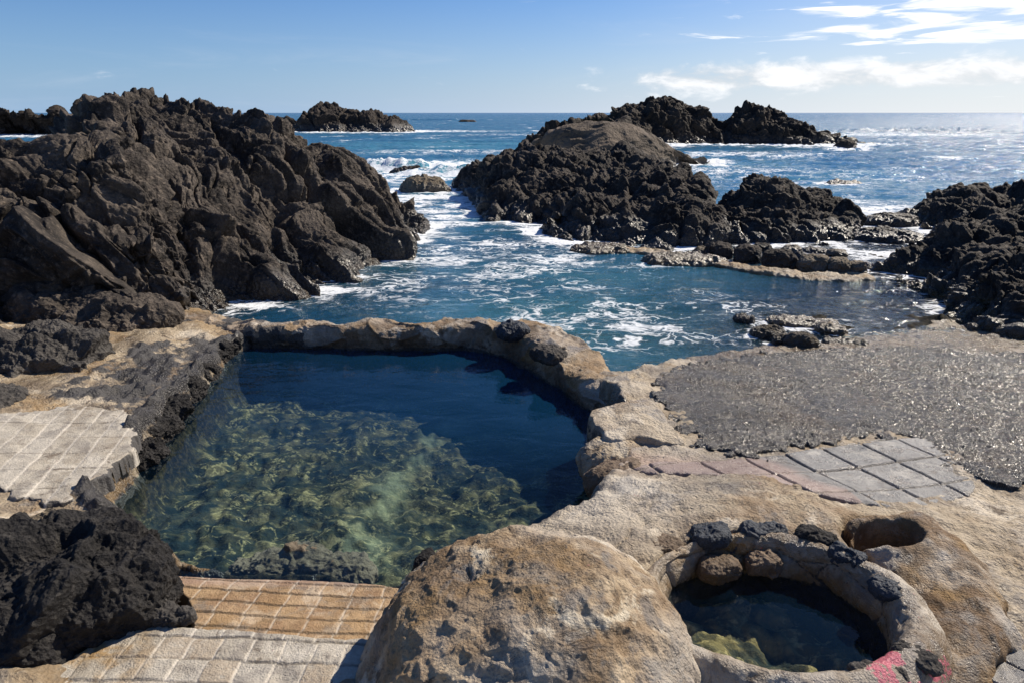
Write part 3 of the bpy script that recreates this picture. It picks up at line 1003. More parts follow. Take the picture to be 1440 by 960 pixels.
    dark = np.maximum(dark, 0.42 * (1 - sstep(terr + 0.12 * lump, 0.02, 0.16)) * (x > 1.2) * (y > 5))
    wet = np.where(win > 0.5, 0, wet)
    och = (1 - sstep(np.abs(terr - 0.10), 0.0, 0.22)) * (x < -1) * sstep(lump, -0.3, 0.3) * 0.7
    och = np.maximum(och, 0.55 * sstep(fbm(p * 1.1, 3, 71), 0.05, 0.4) * (x < -1.5) * (y > 4.4))
    och = np.maximum(och, 0.75 * np.exp(-(np.hypot(x + 1.95, y - 2.85) / 0.35) ** 2))
    pale = 0.30 * sstep(fbm(p * 0.9, 3, 72), 0.05, 0.45) * (x > -1) * (1 - win)
    pale = np.maximum(pale, 0.5 * np.exp(-(np.hypot(x - 0.7, y - 4.1) / 0.55) ** 2))
    pink = np.exp(-(np.hypot((x - 1.15) / 0.55, (y - 4.75 + 0.15 * (x - 1.15)) / 0.16)) ** 2) * 0.8
    # ragged sideways shift so that the edges undercut here and there
    sh = np.stack([fbm(p * 5, 3, 81), fbm(p * 5 + 4, 3, 82)], -1) * 0.05 * (np.exp(-((sp) / 0.12) ** 2) + np.exp(-(ss / 0.15) ** 2))[:, None]
    V = np.stack([x + sh[:, 0], y + sh[:, 1], z], -1)
    F = grid_faces(*X.shape)
    wv = np.maximum(win, wb) > 0.75
    under = (wv | (z < -0.02))[F].all(1)
    g = link_mesh('ground', V, F[~under], M_GROUND, attrs={'dark': dark, 'wet': wet, 'ochre': och, 'pale': pale, 'pink': pink})
    structure(g)
    ff = F[under]
    cx = V[ff].mean(1)
    inb = (np.hypot((cx[:, 0] - BASIN_C[0]) / 0.7, (cx[:, 1] - BASIN_C[1]) / 0.64) < 1)
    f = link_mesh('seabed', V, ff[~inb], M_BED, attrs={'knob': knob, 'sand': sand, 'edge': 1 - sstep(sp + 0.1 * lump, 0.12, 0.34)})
    structure(f)
    k2 = 1.3 + 0.9 * (0.55 - B[0]) + 0.5 * fbm(p * 7, 3, 62)
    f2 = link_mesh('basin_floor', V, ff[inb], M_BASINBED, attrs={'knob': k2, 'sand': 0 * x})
    structure(f2)
    return V[:, 2].reshape(X.shape), xs, ys, bedz


build_ground()


# ------------------------------------------------------------------ water
def pool_water():
    xs = np.arange(-4.4, 1.4, 0.03)
    ys = np.arange(3.2, 9.6, 0.03)
    X, Y = np.meshgrid(xs, ys)
    x, y = X.ravel(), Y.ravel()
    sp = polysd(x, y, POOL_POLY)
    p = xyz(x, y)
    bed = BED(x, y)
    murk = 1 - np.exp(-np.clip(-bed - 0.44, 0, None) * 1.9)
    murk = np.clip(murk + 0.07 * fbm(p * 0.8, 2, 6), 0.05, 0.72)
    z = 0.006 * fbm(p * 1.5, 2, 5)
    F = grid_faces(*X.shape)
    keep = (sp[F] > -0.22).all(1)
    o = link_mesh('pool_water', np.stack([x, y, z], -1), F[keep], M_POOL, attrs={'murk': murk, 'teal': 0 * x + 0.3})
    structure(o)


def basin_water():
    r = np.linspace(0, 1, 24)
    a = np.linspace(0, 2 * np.pi, 72, endpoint=False)
    R, A = np.meshgrid(r, a, indexing='ij')
    x = BASIN_C[0] + R * np.cos(A) * 0.62
    y = BASIN_C[1] + R * np.sin(A) * 0.56
    V = np.stack([x, y, 0 * x + 0.39], -1).reshape(-1, 3)
    murk = (0.02 + 0.16 * sstep(x - BASIN_C[0] + (y - BASIN_C[1]), -0.3, 0.4)).ravel()
    o = link_mesh('basin_water', V, grid_faces(24, 72, True)[:, ::-1], M_TUB, attrs={'murk': murk, 'teal': 0 * murk})
    structure(o)


pool_water()
basin_water()

# ------------------------------------------------------------------ lava crags and islets
def pair(a, b, y):
    return [(f[0], f[1], r[0], r[1], (r[2] if len(r) > 2 else y)) for f, r in zip(a, b)]


o = rock('lava_crag', [
    (pair([(40, 480), (100, 470), (160, 465), (220, 455), (260, 450), (300, 445), (330, 430), (370, 420), (420, 405), (460, 395), (500, 380), (535, 362), (552, 350), (580, 337), (600, 328)],
          [(60, 240, 15), (112, 182, 15), (150, 144, 15), (185, 134, 15.5), (240, 146, 16), (300, 158, 16.5), (335, 170, 16.5), (365, 168, 17), (400, 178, 17.5), (430, 196, 18), (470, 216, 18.5), (515, 252, 19), (555, 287, 19), (585, 314, 18.8), (603, 326, 18.5)], 16), 760, 420, 1.5, (-0.3, 1)),
    (pair([(-260, 580), (-60, 510), (30, 480), (90, 470), (140, 465), (190, 460), (240, 450), (290, 442), (322, 437)],
          [(-260, 205, 10), (-60, 198, 11), (40, 196, 11.5), (100, 198, 11.5), (140, 210, 11.5), (185, 240, 11.5), (220, 280, 11.5), (250, 335, 11.3), (312, 415, 11)], 11), 520, 320, 1.5, (-0.2, 1)),
    (pair([(10, 485), (60, 478), (110, 472), (170, 466), (220, 458), (270, 447), (320, 437)],
          [(25, 415, 9.6), (70, 355, 9.8), (120, 340, 9.8), (190, 340, 9.9), (235, 365, 10), (280, 408, 10.2), (320, 434, 10.6)], 10), 420, 220, 1.7, (-0.2, 1)),
], M_CRAG, disp_crag, 1.0, 11, wet_h=0.5, algae=0.25, reach=0.8)
thing(o, 'tall dark crag of slanting layered lava filling the left, above the pool', 'rock')

o = rock('lava_outcrop', [
    (pair([(633, 262), (655, 276), (682, 305), (720, 311), (760, 314), (800, 320), (860, 328), (920, 333), (995, 337)],
          [(640, 252, 30), (672, 234, 29), (700, 214, 28), (745, 208, 27), (800, 210, 26), (860, 214, 25), (910, 224, 24), (960, 236, 23), (1012, 268, 22)], 25), 520, 260, 1.9, (0.1, 1)),
    (pair([(758, 322), (775, 336), (820, 346), (880, 351), (940, 353), (1000, 353), (1050, 350), (1085, 345)],
          [(770, 314, 17.8), (805, 292, 18.5), (850, 282, 18.5), (900, 275, 18.5), (950, 278, 18.3), (990, 295, 18), (1030, 320, 17.3), (1082, 343, 16.4)], 18), 420, 200, 1.4, (0, 1)),
], M_PILLOW, disp_mixed, 1.0, 23, wet_h=0.5, reach=0.9)
thing(o, 'broad black lumpy lava outcrop in the middle, left end against the white channel', 'rock')

o = rock('lava_outcrop', [
    (pair([(995, 334), (1040, 339), (1090, 342), (1140, 345), (1180, 345), (1203, 340), (1209, 331)],
          [(1005, 285, 20), (1040, 262, 20), (1065, 247, 20), (1100, 254, 20), (1150, 272, 20), (1188, 288, 19.5), (1205, 318, 18)], 20), 360, 200, 1.9, (0, 1)),
], M_PILLOW, disp_mixed, 0.8, 41, wet_h=0.4, reach=0.8)
thing(o, 'low black lava outcrop with a small knob on top, behind the row of set stones', 'rock')

o = rock('rock_dome', [
    (pair([(733, 224), (770, 240), (820, 244), (870, 244), (915, 241), (950, 236), (980, 231), (1000, 228)],
          [(740, 210, 40), (775, 190, 40), (825, 178, 40), (870, 180, 40), (912, 193, 40), (945, 211, 40.5), (975, 224, 41), (996, 227, 42)], 40), 320, 160, 1.9, (0, 1)),
], M_DOME, disp_dome, 2.0, 51, wet_h=0.5, reach=2.0, amp=0.8)
thing(o, 'smooth brown rounded rock dome rising behind the black lumpy outcrop', 'rock')

o = rock('lava_ledge', [
    (pair([(733, 214), (765, 215), (800, 215), (830, 213), (860, 211), (885, 209)],
          [(740, 200, 52), (772, 186, 52), (800, 176, 52), (830, 166, 53), (858, 168, 54), (885, 190, 55)], 52), 220, 110, 1.5, (0, 1)),
], M_FAR, disp_pillow, 1.6, 57, wet_h=0.6, reach=2.2)
thing(o, 'jagged black lava ledge showing just behind the brown dome, left of the twin islet', 'rock')

o = rock('lava_islet', [
    (pair([(842, 206), (870, 206), (905, 206), (940, 205), (975, 204), (1005, 204), (1045, 205), (1090, 206), (1130, 207), (1180, 206), (1238, 203)],
          [(842, 185, 75), (872, 149, 75), (915, 147, 75), (955, 142, 76), (990, 150, 76), (1014, 168, 75), (1045, 153, 74), (1085, 154, 74), (1128, 168, 73), (1180, 190, 72), (1236, 202, 72)], 75), 520, 200, 1.7, (0, 1)),
], M_FAR, disp_mixed, 2.2, 61, wet_h=0.9, reach=3.5)
thing(o, 'black lava islet with two humps out in the sea, right of centre', 'islet')

o = rock('lava_islet', [
    (pair([(392, 184), (420, 186), (450, 187), (480, 187), (505, 187), (530, 187), (558, 187), (586, 186)],
          [(392, 181), (420, 165), (448, 155), (475, 151), (503, 154), (530, 158), (556, 170), (586, 185)], 122), 340, 130, 1.6, (0, 1)),
], M_FAR, disp_pillow, 2.8, 67, wet_h=1.3, reach=5)
thing(o, 'single flat-topped black islet far off beyond the tall left crag', 'islet')

o = rock('lava_islet', [
    (pair([(-60, 192), (-20, 191), (5, 190), (25, 189), (40, 188), (58, 188), (74, 187), (82, 187), (90, 187), (108, 186)],
          [(-60, 150), (-20, 150), (3, 155), (22, 163), (36, 160), (56, 167), (74, 166), (81, 158), (90, 168), (108, 184)], 100), 260, 110, 1.5, (0, 1)),
], M_FAR, disp_crag, 1.8, 71, wet_h=1.2, reach=4)
thing(o, 'distant brown islet with a small round knob at the far left edge', 'islet')

o = rock('lava_crag', [
    (pair([(1240, 313), (1290, 324), (1330, 332), (1380, 342), (1440, 348), (1540, 355)],
          [(1248, 312, 20), (1285, 290, 21), (1320, 275, 21), (1365, 262, 21), (1440, 262, 21), (1540, 240, 21)], 21), 320, 200, 1.6, (0.2, 1)),
    (pair([(1211, 396), (1240, 406), (1285, 414), (1320, 427), (1360, 440), (1440, 450), (1560, 465)],
          [(1222, 380, 13.2), (1262, 364, 13.6), (1300, 345, 14), (1335, 314, 14.3), (1380, 294, 14.5), (1440, 290, 14.5), (1560, 250, 14.5)], 14), 420, 260, 1.6, (0.2, 1)),
    (pair([(1325, 440), (1360, 456), (1400, 467), (1450, 478), (1560, 495)],
          [(1342, 428, 10.8), (1375, 375, 11), (1410, 350, 11), (1450, 335, 11), (1560, 300, 11)], 11), 320, 220, 1.6, (0.2, 1)),
], M_PILLOW, disp_mixed, 0.9, 83, wet_h=0.4, algae=0.8, reach=0.5)
thing(o, 'dark lava crag at the right edge standing over brown shallow water', 'rock')

# boulders and small rocks in the water
def water_rock(name, u, v, w, h, d, mat, label, seed, disp=disp_boulder, z=-0.05, s=0.5, wet=0.3, algae=0.0, n=50, rot=0.0, power=2.3, amp=0.6, reach=0.4, group=None):
    c = P(u, v, 0.0)
    o = blob(name, (c[0], c[1] + d * 0.5, z), (w, d, h), mat, n, rot, power, disp, s, seed, wet_h=wet, algae=algae, amp=amp)
    if reach:
        for a in np.linspace(0, 2 * np.pi, 10):
            WATERLINE.append((c[0] + w * math.cos(a), c[1] + d * 0.5 + d * math.sin(a), reach))
    return thing(o, label, 'rock', group)


water_rock('channel_boulder', 595, 270, 0.98, 0.58, 0.7, M_TANROCK, 'pale brown boulder alone in the foaming channel between the crags', 91, s=1.0, n=80, reach=1.2)
water_rock('wave_rock', 575, 245, 1.1, 0.30, 0.6, M_FAR, 'low dark rock half drowned by the breaking wave in the channel', 92, s=1.2, reach=1.5)
water_rock('small_rock', 372, 208, 1.0, 0.45, 0.7, M_FAR, 'tiny dark rock awash beside the right slope of the tall left crag', 93, s=1.0, n=30, reach=1.2)
water_rock('small_rock', 657, 172, 3.0, 0.6, 1.5, M_FAR, 'tiny dark rock awash far off, right of the flat-topped islet', 94, s=2, n=30, reach=3)
water_rock('small_rock', 1192, 209, 0.9, 0.8, 0.8, M_FAR, 'small dark rock at the right foot of the two-humped islet', 95, s=1.0, n=30, reach=2)
water_rock('small_rock', 768, 185, 1.2, 0.4, 0.8, M_FAR, 'tiny dark rock left of the jagged ledge behind the dome', 96, s=1.2, n=24, reach=2)
water_rock('flat_rock', 1258, 340, 0.85, 0.32, 0.6, M_PILLOW, 'flat dark wet rock in the gap left of the right edge crag', 97, s=0.7, n=60, reach=0.8)
water_rock('flat_rock', 1262, 317, 0.7, 0.35, 0.5, M_PILLOW, 'small black rock behind the flat wet one in the right gap', 98, s=0.6, n=50, reach=0.6)
water_rock('flat_rock', 1228, 330, 0.45, 0.10, 0.4, M_PILLOW, 'slab barely above water left of the flat dark rock', 99, s=0.5, n=40, reach=0.5)
water_rock('small_rock', 1188, 262, 0.9, 0.2, 0.6, M_PILLOW, 'wet rock just breaking the surface behind the knobbed outcrop', 100, s=0.8, n=40, reach=0.6)

# row of set stones in front of the outcrops, on a tan ledge
ROW = [(1012, 364, .30, .20, M_PILLOW, 'dark flat stone at the left end of the set row'),
       (1054, 370, .27, .23, M_PILLOW, 'blocky dark stone second from the left in the set row'),
       (1098, 378, .35, .26, M_PILLOW, 'broad dark stone with a sandy right flank in the set row'),
       (1146, 384, .31, .24, M_TANROCK, 'large brown grey stone with a sharp top in the set row'),
       (1182, 387, .22, .20, M_TANROCK, 'pale rounded stone right of the large brown grey one'),
       (1207, 388, .15, .15, M_TANROCK, 'small tan stone touching the right crag, end of the row')]
for k, (u, v, w, h, mt, lb) in enumerate(ROW):
    water_rock('set_stone', u, v, w, h, 0.22, mt, lb, 110 + k, z=0.10, s=0.35, n=40, wet=0.2, rot=-0.2, power=2.8, reach=0, group='row of stones set between the outcrop and the right crag')
LOOSE = [(1075, 354, .22, .14), (1115, 356, .2, .13), (1150, 357, .26, .09), (1180, 362, .2, .12), (1130, 366, .14, .11), (990, 360, .22, .14)]
for k, (u, v, w, h) in enumerate(LOOSE):
    water_rock('loose_stone', u, v, w, h, 0.22, M_TANROCK if k % 2 else M_PILLOW,
               ['squat dark stone under the spur end behind the set row', 'tan stone between the knobbed outcrop and the set row', 'thin dark slab at the foot of the knobbed outcrop',
                'tan stone at the right foot of the knobbed outcrop', 'smallest dark stone tucked behind the broad set stone', 'tan stone at the left, against the foot of the spur'][k],
               130 + k, z=0.02, s=0.3, n=30, wet=0.15, reach=0, group='loose stones behind the set row')

water_rock('tan_ledge', 850, 356, 0.75, 0.13, 0.5, M_TANROCK, 'low ochre rock shelf at the left front foot of the spur', 141, s=0.5, n=60, algae=0.9, z=0.0, reach=0.3)
water_rock('tan_ledge', 965, 372, 0.85, 0.15, 0.45, M_TANROCK, 'tan weedy rock shelf in front of the spur, left of the set row', 142, s=0.5, n=60, algae=0.8, z=0.0, reach=0.3)


def ledge():
    """sandy mortar footing that carries the row of stones"""
    pts = pxz([(880, 356, 0), (960, 365, 0), (1030, 378, 0), (1100, 389, 0), (1160, 394, 0), (1225, 393, 0)])
    n, m = 260, 34
    c = crom(pts, np.linspace(0, 1, n))
    prof = np.array([(-.9, -.5), (-.5, -.10), (-.3, .05), (0, .07), (.4, .08), (.9, .06), (1.4, -.3)])
    pr = crom(prof, np.linspace(0, 1, m))
    G = np.zeros((m, n, 3))
    G[:, :, 0] = c[None, :, 0] + 0 * pr[:, :1]
    G[:, :, 1] = c[None, :, 1] + pr[:, :1] * 0.42
    G[:, :, 2] = pr[:, 1:2]
    V, d = finish_rock(G, lambda p, s, seed: 0.07 * fbm(p * 2, 4, seed) + 0.03 * fbm(p * 9, 3, seed + 2), 1, 5)
    o = link_mesh('stone_footing', V, grid_faces(m, n), M_GROUND, attrs={'wet': 1 - sstep(V[:, 2], 0.0, 0.12), 'ochre': 0.6 * (fbm(V * 2, 3, 3) > 0)})
    thing(o, 'long sandy mortar footing under the row of set stones', 'ledge')


ledge()

WETR = [(1085, 474, .26, .13, .16, M_GREY, 'dark wet rock at the left of the group at the terrace edge'), (1128, 489, .24, .17, .17, M_GREY, 'ribbed grey rock highest in the group at the terrace edge'),
        (1172, 468, .22, .08, .16, M_TANROCK, 'tan wet rock set back to the right of the ribbed grey one'), (1192, 486, .28, .07, .15, M_TANROCK, 'low tan rock at the right end of the terrace edge group'),
        (1048, 452, .14, .07, .14, M_GREY, 'small black rock out in the water left of the wet group'), (1130, 456, .5, .05, .22, M_TANROCK, 'flat pale rock skimmed by foam behind the wet group'), (1102, 484, .12, .10, .1, M_GREY, 'little black stone between the dark wet rock and the ribbed one')]
for k, (u, v, w, h, d, mt, lb) in enumerate(WETR):
    water_rock('wet_rock', u, v, w, h, d, mt, lb, 150 + k, z=0.0, s=0.3, n=44, wet=0.12, rot=-0.25, algae=0.4, reach=0.25, group='wet rocks at the terrace edge')

# ------------------------------------------------------------------ sea
def build_sea():
    ny, nx = 900, 900
    yy = 6.2 * np.exp(np.linspace(0, math.log(9000 / 6.2), ny))
    tt = np.linspace(-1, 1, nx)
    tt = 0.75 * tt + 0.25 * tt ** 3
    X = tt[None, :] * (yy[:, None] * 1.5 + 6) + 0 * yy[:, None]
    Y = yy[:, None] + 0 * X
    x, y = X.ravel(), Y.ravel()
    p = xyz(x, y)
    dist = np.hypot(x, y)
    open_ = sstep(y, 20, 45)
    amp = 0.018 + 0.10 * sstep(y, 16, 40)
    wav = 0
    for k, (L, a, dirx) in enumerate([(7.5, 1.0, .25), (4.2, .55, -.3), (2.3, .3, .5), (13, 1.3, .1)]):
        ph = (x * dirx + y * math.sqrt(1 - dirx * dirx)) * 2 * np.pi / L + 2.5 * fbm(p * (0.5 / L), 2, 200 + k)
        s = np.sin(ph)
        cut = 1 - sstep(y * y / 2600, L * 0.25, L * 0.8)
        wav = wav + a * (s + 0.25 * np.cos(2 * ph)) * cut
    chop = ridged(p * np.array([0.6, 1.1, 1]), 3, 210) - 0.4
    z = amp * wav * 0.55 + amp * 1.3 * chop
    wl = np.array(WATERLINE, np.float32)

    def near(q):
        m = np.full(len(q), 9, np.float32)
        for k in range(0, len(wl), 64):
            w = wl[k:k + 64]
            dd = np.sqrt((q[:, None, 0] - w[None, :, 0]) ** 2 + (q[:, None, 1] - w[None, :, 1]) ** 2) / w[None, :, 2]
            m = np.minimum(m, dd.min(1))
        return m
    sel = dist < 200
    dn = np.full(len(x), 9, np.float32)
    dn[sel] = par(near, p[sel][:, :2])
    foam = 1.15 * np.exp(-(dn / 0.55) ** 2) * sstep(y, 13, 22) + 0.55 * np.exp(-(dn / 0.9) ** 2)
    big = fbm(p * 0.25, 3, 220)
    # lacy foam of the cove and the channel: (x, y, rx, ry, strength)
    for u, v, rx, ry, st in [(640, 300, 3.2, 5.0, .68), (600, 240, 7, 9, 1.0), (560, 235, 5.5, 5, 1.25), (700, 250, 5, 6, 1.1), (620, 280, 4, 6, .8), (640, 350, 3.5, 2.5, .56), (700, 400, 3.0, 2.2, .44), (860, 450, 2.4, 2.0, .48), (760, 370, 3.0, 2.0, .5), (820, 490, 1.2, 1.0, .40), (560, 400, 2.5, 1.6, .42),
                             (1000, 430, 1.6, 1.2, .42), (930, 370, 1.8, 1.0, .42), (350, 430, 1.3, .5, .65), (450, 410, 1.6, .8, .6), (560, 345, 2.5, 1.8, .6), (1250, 300, 2.5, 6, .72), (1215, 360, 1.6, 1.6, .7), (1120, 455, 1.2, .6, .5), (1040, 218, 9, 5, .7), (1000, 240, 8, 6, .55), (1300, 190, 22, 5, .8), (1240, 190, 14, 6, .8),
                             (620, 215, 9, 5, .5), (760, 215, 9, 5, .55), (620, 185, 14, 6, .75), (600, 168, 22, 9, .7), (650, 169, 22, 8, .75), (560, 184, 16, 5, .9), (40, 192, 20, 8, .9), (560, 250, 4, 3, .9), (720, 190, 12, 5, .5), (1100, 260, 6, 6, .4), (1250, 250, 9, 8, .4)]:
        c = P(u, v, 0)
        foam = np.maximum(foam, st * np.exp(-((x - c[0]) / rx) ** 2 - ((y - c[1]) / ry) ** 2))
    # white caps in the open sea
    caps = ridged(p * np.array([0.05, 0.16, 1]), 3, 230)
    foam = np.maximum(foam, 0.62 * sstep(caps + 0.3 * big, 0.55, 0.95) * open_ * (1 - 0.5 * sstep(y, 150, 800)))
    # a breaking crest across the channel and a lump of broken water
    for u, v, rx, ry, hgt in [(560, 238, 3.2, 1.0, .75), (720, 246, 2.6, 1.0, .5), (640, 246, 3.0, 1.0, .45), (600, 170, 30, 3.5, 1.0), (1290, 188, 22, 2.5, 1.1), (1110, 203, 4, 1.2, .8)]:
        c = P(u, v, 0)
        z = z + hgt * np.exp(-((x - c[0]) / rx) ** 2 - ((y - c[1] + 0.2 * np.sin(x)) / ry) ** 2) * (0.75 + 0.5 * fbm(p * np.array([1.2, 1.2, 1]), 3, 240))
    z = z + 0.20 * np.clip(foam - 0.4, 0, 1) * (0.2 + fbm(p * 2.4, 3, 241)) * open_
    bed = np.where(y < 20, BED(np.clip(x, -8, 11), np.clip(y, 2, 20)), -4)
    murk = np.clip(1 - np.exp(-np.clip(-bed - 0.18, 0, None) * 1.1), 0.03, 1)
    murk = np.maximum(murk, sstep(y, 17, 21))
    teal = 0.25 * np.ones_like(x)
    for u, v, rx, ry, st in [(640, 240, 9, 14, .85), (620, 205, 16, 18, .75), (850, 450, 4, 3, .95), (900, 400, 5, 3, .75), (700, 380, 5, 4, .5), (760, 230, 10, 10, .6), (1000, 230, 12, 12, .5), (1150, 250, 10, 14, .5)]:
        c = P(u, v, 0)
        teal = np.maximum(teal, st * np.exp(-((x - c[0]) / rx) ** 2 - ((y - c[1]) / ry) ** 2))
    teal = np.clip(teal + 0.25 * np.clip(foam, 0, 1) * open_ + 0.2 * big, 0, 1)
    far = sstep(y, 25, 120)
    cut = polysd(x, y, np.vstack([POOL_POLY]))
    F = grid_faces(ny, nx)
    drop = (cut[F] > -0.25).any(1)
    yy_, xx_ = y[F].mean(1), x[F].mean(1)
    drop |= (yy_ < 7.1) & (xx_ < 0.6)
    o = link_mesh('sea', np.stack([x, y, z], -1), F[~drop], M_SEA, attrs={'foam': np.clip(foam, 0, 1.3), 'murk': murk, 'teal': teal, 'far': far})
    structure(o)


build_sea()


def deep_bed():
    a = np.array([[-20000, 19.5, -4.5], [20000, 19.5, -4.5], [20000, 30000, -4.5], [-20000, 30000, -4.5]])
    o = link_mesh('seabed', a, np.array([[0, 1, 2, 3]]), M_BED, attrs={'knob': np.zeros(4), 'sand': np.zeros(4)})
    structure(o)


deep_bed()


# ------------------------------------------------------------------ patches laid on the terrace (tiles, pebble dash, mound)
def patch(name, poly, step, zfun, mat, edge=0.05, thick=0.08, rag=0.012, seed=0, attrf=None, parent=None, smooth=120):
    poly = smooth_poly(poly, smooth) if smooth else np.asarray(poly)
    lo, hi = poly.min(0) - 0.05, poly.max(0) + 0.05
    X, Y = np.meshgrid(np.arange(lo[0], hi[0], step), np.arange(lo[1], hi[1], step))
    x, y = X.ravel(), Y.ravel()
    p = xyz(x, y)
    sd = polysd(x, y, poly) + rag * 3 * fbm(p * 6, 3, seed)
    z = zfun(x, y, p, sd)
    e = np.clip(1 - sd / edge, 0, 1)
    z = z - thick * 0.6 * (1 - np.sqrt(np.clip(1 - e * e, 0, 1)))
    z = np.where(sd < 0, z - thick, z)
    F = grid_faces(*X.shape)
    keep = (sd[F] > -step * 1.6).all(1)
    at = attrf(x, y, p, sd) if attrf else {}
    return link_mesh(name, np.stack([x, y, z], -1), F[keep], mat, parent, at)


def tiling(x, y, ang, w, h, seed, bond=0.0, jit=0.02, ox=0.0, oy=0.0):
    """joint distance, tile id and local coordinates of a hand-laid tile field"""
    p = xyz(x, y)
    xx = x + jit * fbm(p * 2.2, 2, seed) + jit * 0.4 * fbm(p * 9, 2, seed + 5)
    yy = y + jit * fbm(p * 2.2 + 5, 2, seed + 1) + jit * 0.4 * fbm(p * 9 + 3, 2, seed + 6)
    c, s = math.cos(ang), math.sin(ang)
    a = (c * xx + s * yy - ox) / w
    b = (-s * xx + c * yy - oy) / h
    row = np.floor(b)
    a = a + bond * (row % 2) + 0.3 * bond * np.sin(row * 7.3)
    col = np.floor(a)
    fa, fb = a - col, b - row
    da = np.minimum(fa, 1 - fa) * w
    db = np.minimum(fb, 1 - fb) * h
    idn = _h(col.astype(np.int32), row.astype(np.int32), 0 * col.astype(np.int32), seed)
    return da, db, idn, fa, fb


def ground_base(x, y):
    return TERR(x, y)


# pebble-dashed dark terrace


def peb_z(x, y, p, sd):
    q = p + 0.02 * np.stack([fbm(p * 8, 2, 300), fbm(p * 8 + 3, 2, 301), 0 * x], -1)
    A = worley(q * 24, 302, True)
    B = worley(q * 46, 303, True)
    hgt = rnd_of(A[2], 3)
    f = sstep(fbm(p * 0.9, 3, 304), -0.45, 0.1)
    bump = (0.032 * np.maximum(0, 0.6 - A[0]) * (0.2 + hgt) + 0.018 * np.maximum(0, 0.5 - B[0])) * (0.6 + 0.4 * f) + 0.014 * ridged(p * np.array([5, 8, 1]), 4, 309)
    return ground_base(x, y) + 0.026 + 0.02 * fbm(p * 1.2, 3, 305) + bump


def peb_a(x, y, p, sd):
    w = sstep(0.55 * (x - 2.2) + 0.5 * (y - 5.0) + 0.9 * fbm(p * 0.8, 3, 306), 0.5, 2.4)
    w = np.maximum(w, 0.8 * np.exp(-((y - 5.35 - 0.12 * x + 0.25 * fbm(p * 1.1, 2, 307)) / 0.22) ** 2) * (x > 1.6))
    A = worley(p * 24, 302, True)
    return {'wet': 0.55 + 0.45 * w, 'pale': 0.12 * sstep(rnd_of(A[2], 1), 0.75, 0.9), 'ochre': 0.12 * sstep(fbm(p * 1.7, 3, 308), 0.1, 0.4)}


o = patch('pebble_terrace', PEB, 0.0085, peb_z, M_PEBBLE, edge=0.12, thick=0.035, rag=0.07, seed=310, attrf=peb_a)
structure(o)


# grey slab paving on the right
def slab_paving():
    poly = SLABS
    ang = math.atan2(0.4, 1.29)

    def z(x, y, p, sd):
        da, db, I, fa, fb = tiling(x, y, ang, 0.39, 0.40, 320, jit=0.012, ox=0.05, oy=0.10)
        d = np.minimum(da, db)
        r = (rnd_of(I, 1) - 0.5) * 0.012
        return ground_base(x, y) + 0.030 + r - 0.018 * (1 - sstep(d, 0.006, 0.018)) + 0.004 * fbm(p * 9, 3, 321)

    def a(x, y, p, sd):
        da, db, I, fa, fb = tiling(x, y, ang, 0.39, 0.40, 320, jit=0.012, ox=0.05, oy=0.10)
        d = np.minimum(da, db)
        pk = 1 - sstep(0.8 * x + 0.9 * y + 0.2 * fbm(p * 2, 2, 322) + 0.25 * (rnd_of(I, 3) - 0.5), 5.75, 5.95)
        pk = np.maximum(pk * (x < 2.7), 0)
        pk = np.where((0.49 * x + 0.97 * y) * 0 + x < 2.35, pk, 0)
        return {'joint': 1 - sstep(d, 0.006, 0.015), 'pink': pk * 0.9, 'pale': 0.12 * rnd_of(I, 2), 'wet': 0.35 * rnd_of(I, 5) + 0.4 * sstep(fbm(p * 1.5, 2, 323), 0.0, 0.4)}
    o = patch('slab_paving', poly, 0.0085, z, M_TILE_GREY, edge=0.05, thick=0.05, rag=0.012, seed=324, attrf=a)
    thing(o, 'patch of square grey paving slabs with dark open joints on the right terrace', 'paving')


slab_paving()


def left_paving():
    poly = LEFT_TILES
    ang = math.radians(12)

    def z(x, y, p, sd):
        da, db, I, fa, fb = tiling(x, y, ang, 0.17, 0.30, 330, jit=0.018)
        # running bond along the columns
        db2 = np.minimum((fb + 0.5 * rnd_of(I, 6) * 0) % 1, 1)
        d = np.minimum(da, db * 1.2)
        return ground_base(x, y) + 0.035 + (rnd_of(I, 1) - 0.5) * 0.008 + 0.02 * fbm(p * 1.5, 2, 331) - 0.003 * (1 - sstep(d, 0.003, 0.009)) + 0.008 * fbm(p * 8, 3, 332)

    def a(x, y, p, sd):
        da, db, I, fa, fb = tiling(x, y, ang, 0.17, 0.30, 330, jit=0.018)
        g = (1 - sstep(da, 0.004, 0.012))
        j = (1 - sstep(db, 0.004, 0.014)) * sstep(fbm(p * 5, 2, 334), -0.3, 0.2)
        return {'grout': g, 'joint': np.maximum(j * 0.8, 0.0), 'dark': 0.95 * (1 - sstep(sd + 0.03 * fbm(p * 9, 2, 336), 0.005, 0.04)) * (x > -3.95), 'pale': 0.35 * rnd_of(I, 2)}
    o = patch('tile_paving', poly, 0.0095, z, M_TILE_PALE, edge=0.035, thick=0.09, rag=0.035, seed=333, attrf=a)
    thing(o, 'pale sandstone tile paving with white grout at the left edge of the pool', 'paving')


left_paving()


